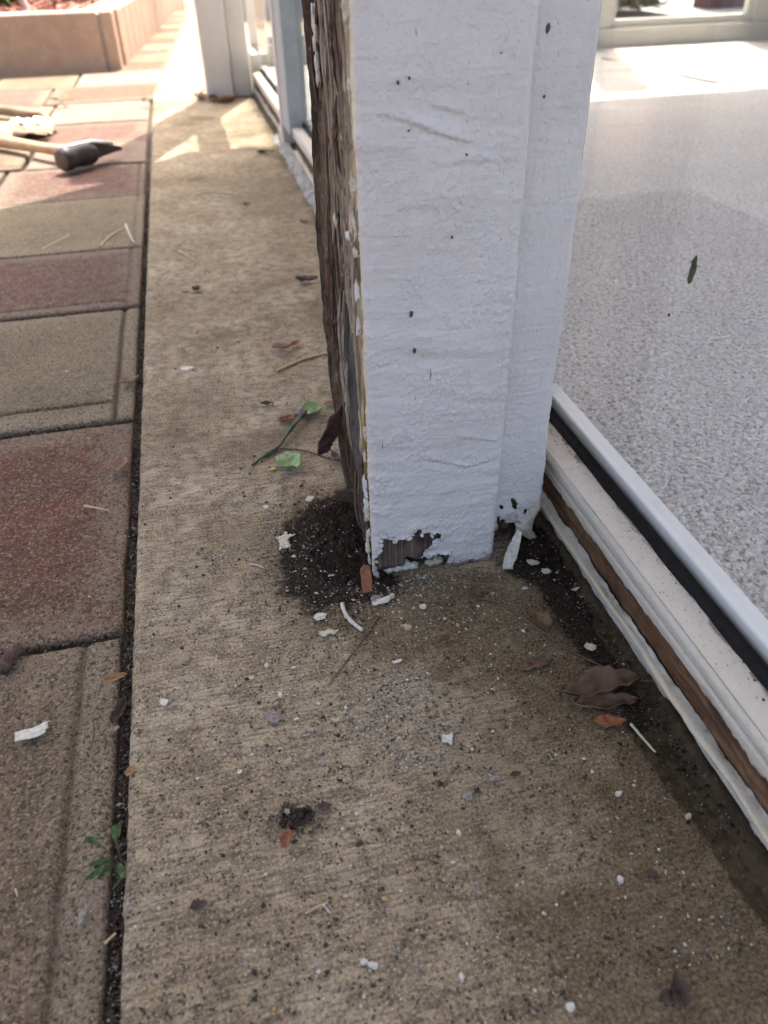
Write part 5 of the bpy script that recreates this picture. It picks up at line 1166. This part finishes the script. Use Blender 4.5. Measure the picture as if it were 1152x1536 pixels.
# thin tubes added to draw the dark lines across the sunlit carpet
def carpet_line(pts, label):
    P3 = smoothpts([(x, y, 0.0625) for x, y in pts], 6); V, F = tube(P3, 0.0045, 6, 0.2, 3)
    tag(link('carpet_line', mesh('carpet_line', V, F, M_line, True)), label, 'carpet_line')
M_line = mottled('grey_line', (0.30, 0.28, 0.26), (0.22, 0.21, 0.19), 40, 0.8)
carpet_line([(1.72, 3.40), (1.765, 3.18), (1.773, 2.965), (1.785, 2.75), (1.85, 2.57), (2.0, 2.56), (2.3, 2.60)], 'thin grey tube added for a dark line running toward the viewer across the sunlit carpet')
carpet_line([(1.566, 3.067), (1.72, 3.10), (1.80, 3.16), (1.95, 3.215), (2.2, 3.22), (2.75, 3.26)], 'thin grey tube added for a dark line running sideways across the sunlit carpet to the right wall')

# paint remnants clinging to the stripped side
for i, (px, py, sy, sz) in enumerate(((470, 28, 0.006, 0.010), (473, 50, 0.005, 0.012), (472, 66, 0.006, 0.006), (475, 95, 0.004, 0.008), (477, 118, 0.007, 0.006), (503, 330, 0.006, 0.006), (522, 354, 0.008, 0.003), (548, 650, 0.004, 0.008), (552, 760, 0.004, 0.004), (554, 800, 0.003, 0.005))):
    y_, z_ = PXp(px, py, 0.108); lump('paint_remnant', (0.1085, y_, z_), (0.0022, sy, sz), M_chipc if i % 3 else M_chip, post, 500 + i, n=10)
# dust and specks on the sill
n_ = 420; Yd = 0.12 + 0.56 * RNG.uniform(0, 1, n_); Td = RNG.uniform(0, 1, n_) ** 0.6
Xd = 0.3025 + Td * 0.021; Zd = 0.0812 + Td * 0.0030
tag(bits('grit', np.stack([Xd, Yd, Zd + 0.0002], 1), np.clip(np.exp(RNG.normal(-7.9, 0.5, n_)) * (1 + 1.2 * (Yd > 0.6)), 0.0002, 0.0016), [M_soil, M_barkf, M_chipc], RNG.choice(3, n_, p=[0.6, 0.3, 0.1]), (1, 0.7, 0.5), 0.4, 15), 'dark dust and specks lying on the cream window sill', 'grit', kind='stuff')

# polished rim along the top of the hammer head
V, F = tube([along(-0.01, 0.027), along(0.3, 0.026), along(0.6, 0.024), along(0.98, 0.008)], [0.005, 0.006, 0.007, 0.003], 8); par('polished_edge', V, F, M_steel, hm)
# long loose fibres and slivers of the rotten side
M_fib = [mottled('pale_wood_fibre', (0.40, 0.33, 0.25), (0.26, 0.20, 0.14), 60, 0.9, 0.001, 300), M_barkf, mottled('red_brown_wood_fibre', (0.16, 0.08, 0.045), (0.09, 0.045, 0.028), 60, 0.9, 0.001, 300), mottled('ochre_wood_fibre', (0.34, 0.22, 0.10), (0.24, 0.15, 0.07), 60, 0.9, 0.001, 300)]
rr = random.Random(77)
for i in range(46):
    z0 = rr.uniform(-0.0, 0.52); L = rr.uniform(0.03, 0.20); u = rr.uniform(0.04, 0.95)
    zm = z0 + L / 2; fy = np.interp(zm, [0, 0.035, 0.07, 0.132, 0.2, 0.268, 0.5], [0.60, 0.66, 0.69, 0.718, 0.733, 0.740, 0.736])
    y = 0.556 + (fy - 0.560) * u
    if z0 < 0.30 and 0.18 < u < 0.52: continue
    dy = 0; dy = rr.uniform(-0.004, 0.004); xo = rr.uniform(0.1065, 0.1100); w0 = rr.uniform(0.0006, 0.0019)
    P3 = smoothpts([(xo + 0.002, y, z0), (xo - rr.uniform(0, 0.0015), y + dy, z0 + L * 0.4), (xo, y + dy * 0.5, z0 + L * 0.75), (xo + 0.002, y + dy * 1.6, z0 + L)], 4)
    V, F = tube(P3, [w0 * (0.15 + 1.0 * math.sin(math.pi * min(1, (k_ + 0.6) / len(P3)))) for k_ in range(len(P3))], 5, 0.45, i)
    m_ = M_fib[3] if u < 0.12 else (M_fib[rr.choice((0, 0, 1))] if u < 0.7 else M_fib[rr.choice((1, 2, 2))])
    link('splinter', mesh('splinter', V, F, m_), post)
# paint lifting along the stripped corner and round the hole
for i in range(22):
    z = rr.uniform(0.01, 0.50) if i > 6 else rr.uniform(0.0, 0.10); w0 = rr.uniform(0.002, 0.0042); h0 = rr.uniform(0.004, 0.013)
    o = flake('paint_flake', [(-w0, -h0 * .6), (w0 * .6, -h0), (w0, h0 * .3), (w0 * .2, h0), (-w0 * .8, h0 * .5)], 0.1068, 0.5635 + rr.uniform(-0.002, 0.004), z, (rr.uniform(-0.7, -0.2), 0.8, 0), (0, rr.uniform(-.1, .1), 1), rr.uniform(0.2, 0.9), [M_chip, M_chipc, M_paint][i % 3], post, 0.0007, 6, 600 + i)
for i in range(0, len(HOLE), 2):
    hx, hz = HOLE[i]; cx_, cz_ = sum(q[0] for q in HOLE) / len(HOLE), sum(q[1] for q in HOLE) / len(HOLE)
    d_ = np.array([hx - cx_, hz - cz_]); d_ /= np.linalg.norm(d_); tq = np.array([-d_[1], d_[0]]); w0 = rr.uniform(0.0018, 0.0036)
    if hz < 0.012: continue
    c_ = np.array([hx, hz]) - d_ * 0.0004
    flake('paint_flake', [(-w0, -0.0012), (-w0 * .3, -0.0026), (w0 * .5, -0.0016), (w0, 0.0), (w0 * .4, 0.0022), (-w0 * .7, 0.0018)], c_[0], 0.5428, c_[1], (tq[0], 0.05, tq[1]), (d_[0] * 0.75, 0.62, d_[1] * 0.75), 0.3, M_chip, post, 0.0006, 6, 700 + i)
# dust of shed paint gathered under the post, crumbs filling the gap
n_ = 900; ang = RNG.uniform(0, 6.283, n_); rad = np.abs(RNG.normal(0, 0.055, n_)); X = 0.155 + np.cos(ang) * rad * 1.25; Y = 0.535 + np.sin(ang) * rad
k_ = (Y < 0.543) & (X < 0.27) | (X < 0.104); X, Y = X[k_], Y[k_]
tag(bits('paint_crumbs', np.stack([X, Y, 0.0008 + 0 * X], 1), np.clip(np.exp(RNG.normal(-7.25, 0.55, len(X))), 0.0003, 0.003), [M_chip, M_chipc, M_chipg], RNG.choice(3, len(X), p=[0.45, 0.35, 0.2]), (1, 0.65, 0.22), 0.45, 19), 'dust and tiny crumbs of shed paint gathered in front of the post', 'paint crumbs', kind='stuff')
n_ = 5200; Y = 0.15 + 2.2 * RNG.uniform(0, 1, n_) ** 1.3; X = -0.1240 + RNG.normal(0, 0.0028, n_)
tag(bits('gap_litter', np.stack([X, Y, -0.0155 + RNG.uniform(0, 0.007, n_) * vn(Y * 30, Y * 0, 5)], 1), np.clip(np.exp(RNG.normal(-6.75, 0.45, n_)), 0.0005, 0.004), [M_soil, M_barkf, M_fib[0], M_chipg], RNG.choice(4, n_, p=[0.5, 0.3, 0.1, 0.1]), (1, 0.5, 0.4), 0.45, 20), 'dark crumbs, bark and leaf bits packed in the gap between pavers and slab', 'litter', kind='stuff')
n_ = 2200; X = -0.125 - RNG.uniform(0, 0.36, n_); Y = RNG.choice([0.54, 0.942, 1.338, 1.667, 2.08], n_) + RNG.normal(0, 0.0028, n_)
tag(bits('gap_litter', np.stack([X, Y, -0.013 + RNG.uniform(0, 0.006, n_)], 1), np.clip(np.exp(RNG.normal(-6.8, 0.45, n_)), 0.0005, 0.003), [M_soil, M_barkf, M_fib[0]], RNG.choice(3, n_, p=[0.5, 0.35, 0.15]), (1, 0.5, 0.4), 0.45, 21), 'crumbs and bark bits packed in the joints between the pavers', 'litter', kind='stuff')

# every mesh that shares a masked material carries an empty mask
for o in S.objects:
    if o.type == 'MESH' and 'Mask' not in o.data.attributes and any(m and m.node_tree and any(nd.type == 'ATTRIBUTE' for nd in m.node_tree.nodes) for m in o.data.materials):
        a = o.data.color_attributes.new('Mask', 'FLOAT_COLOR', 'POINT'); a.data.foreach_set('color', np.zeros(len(o.data.vertices) * 4, np.float32))
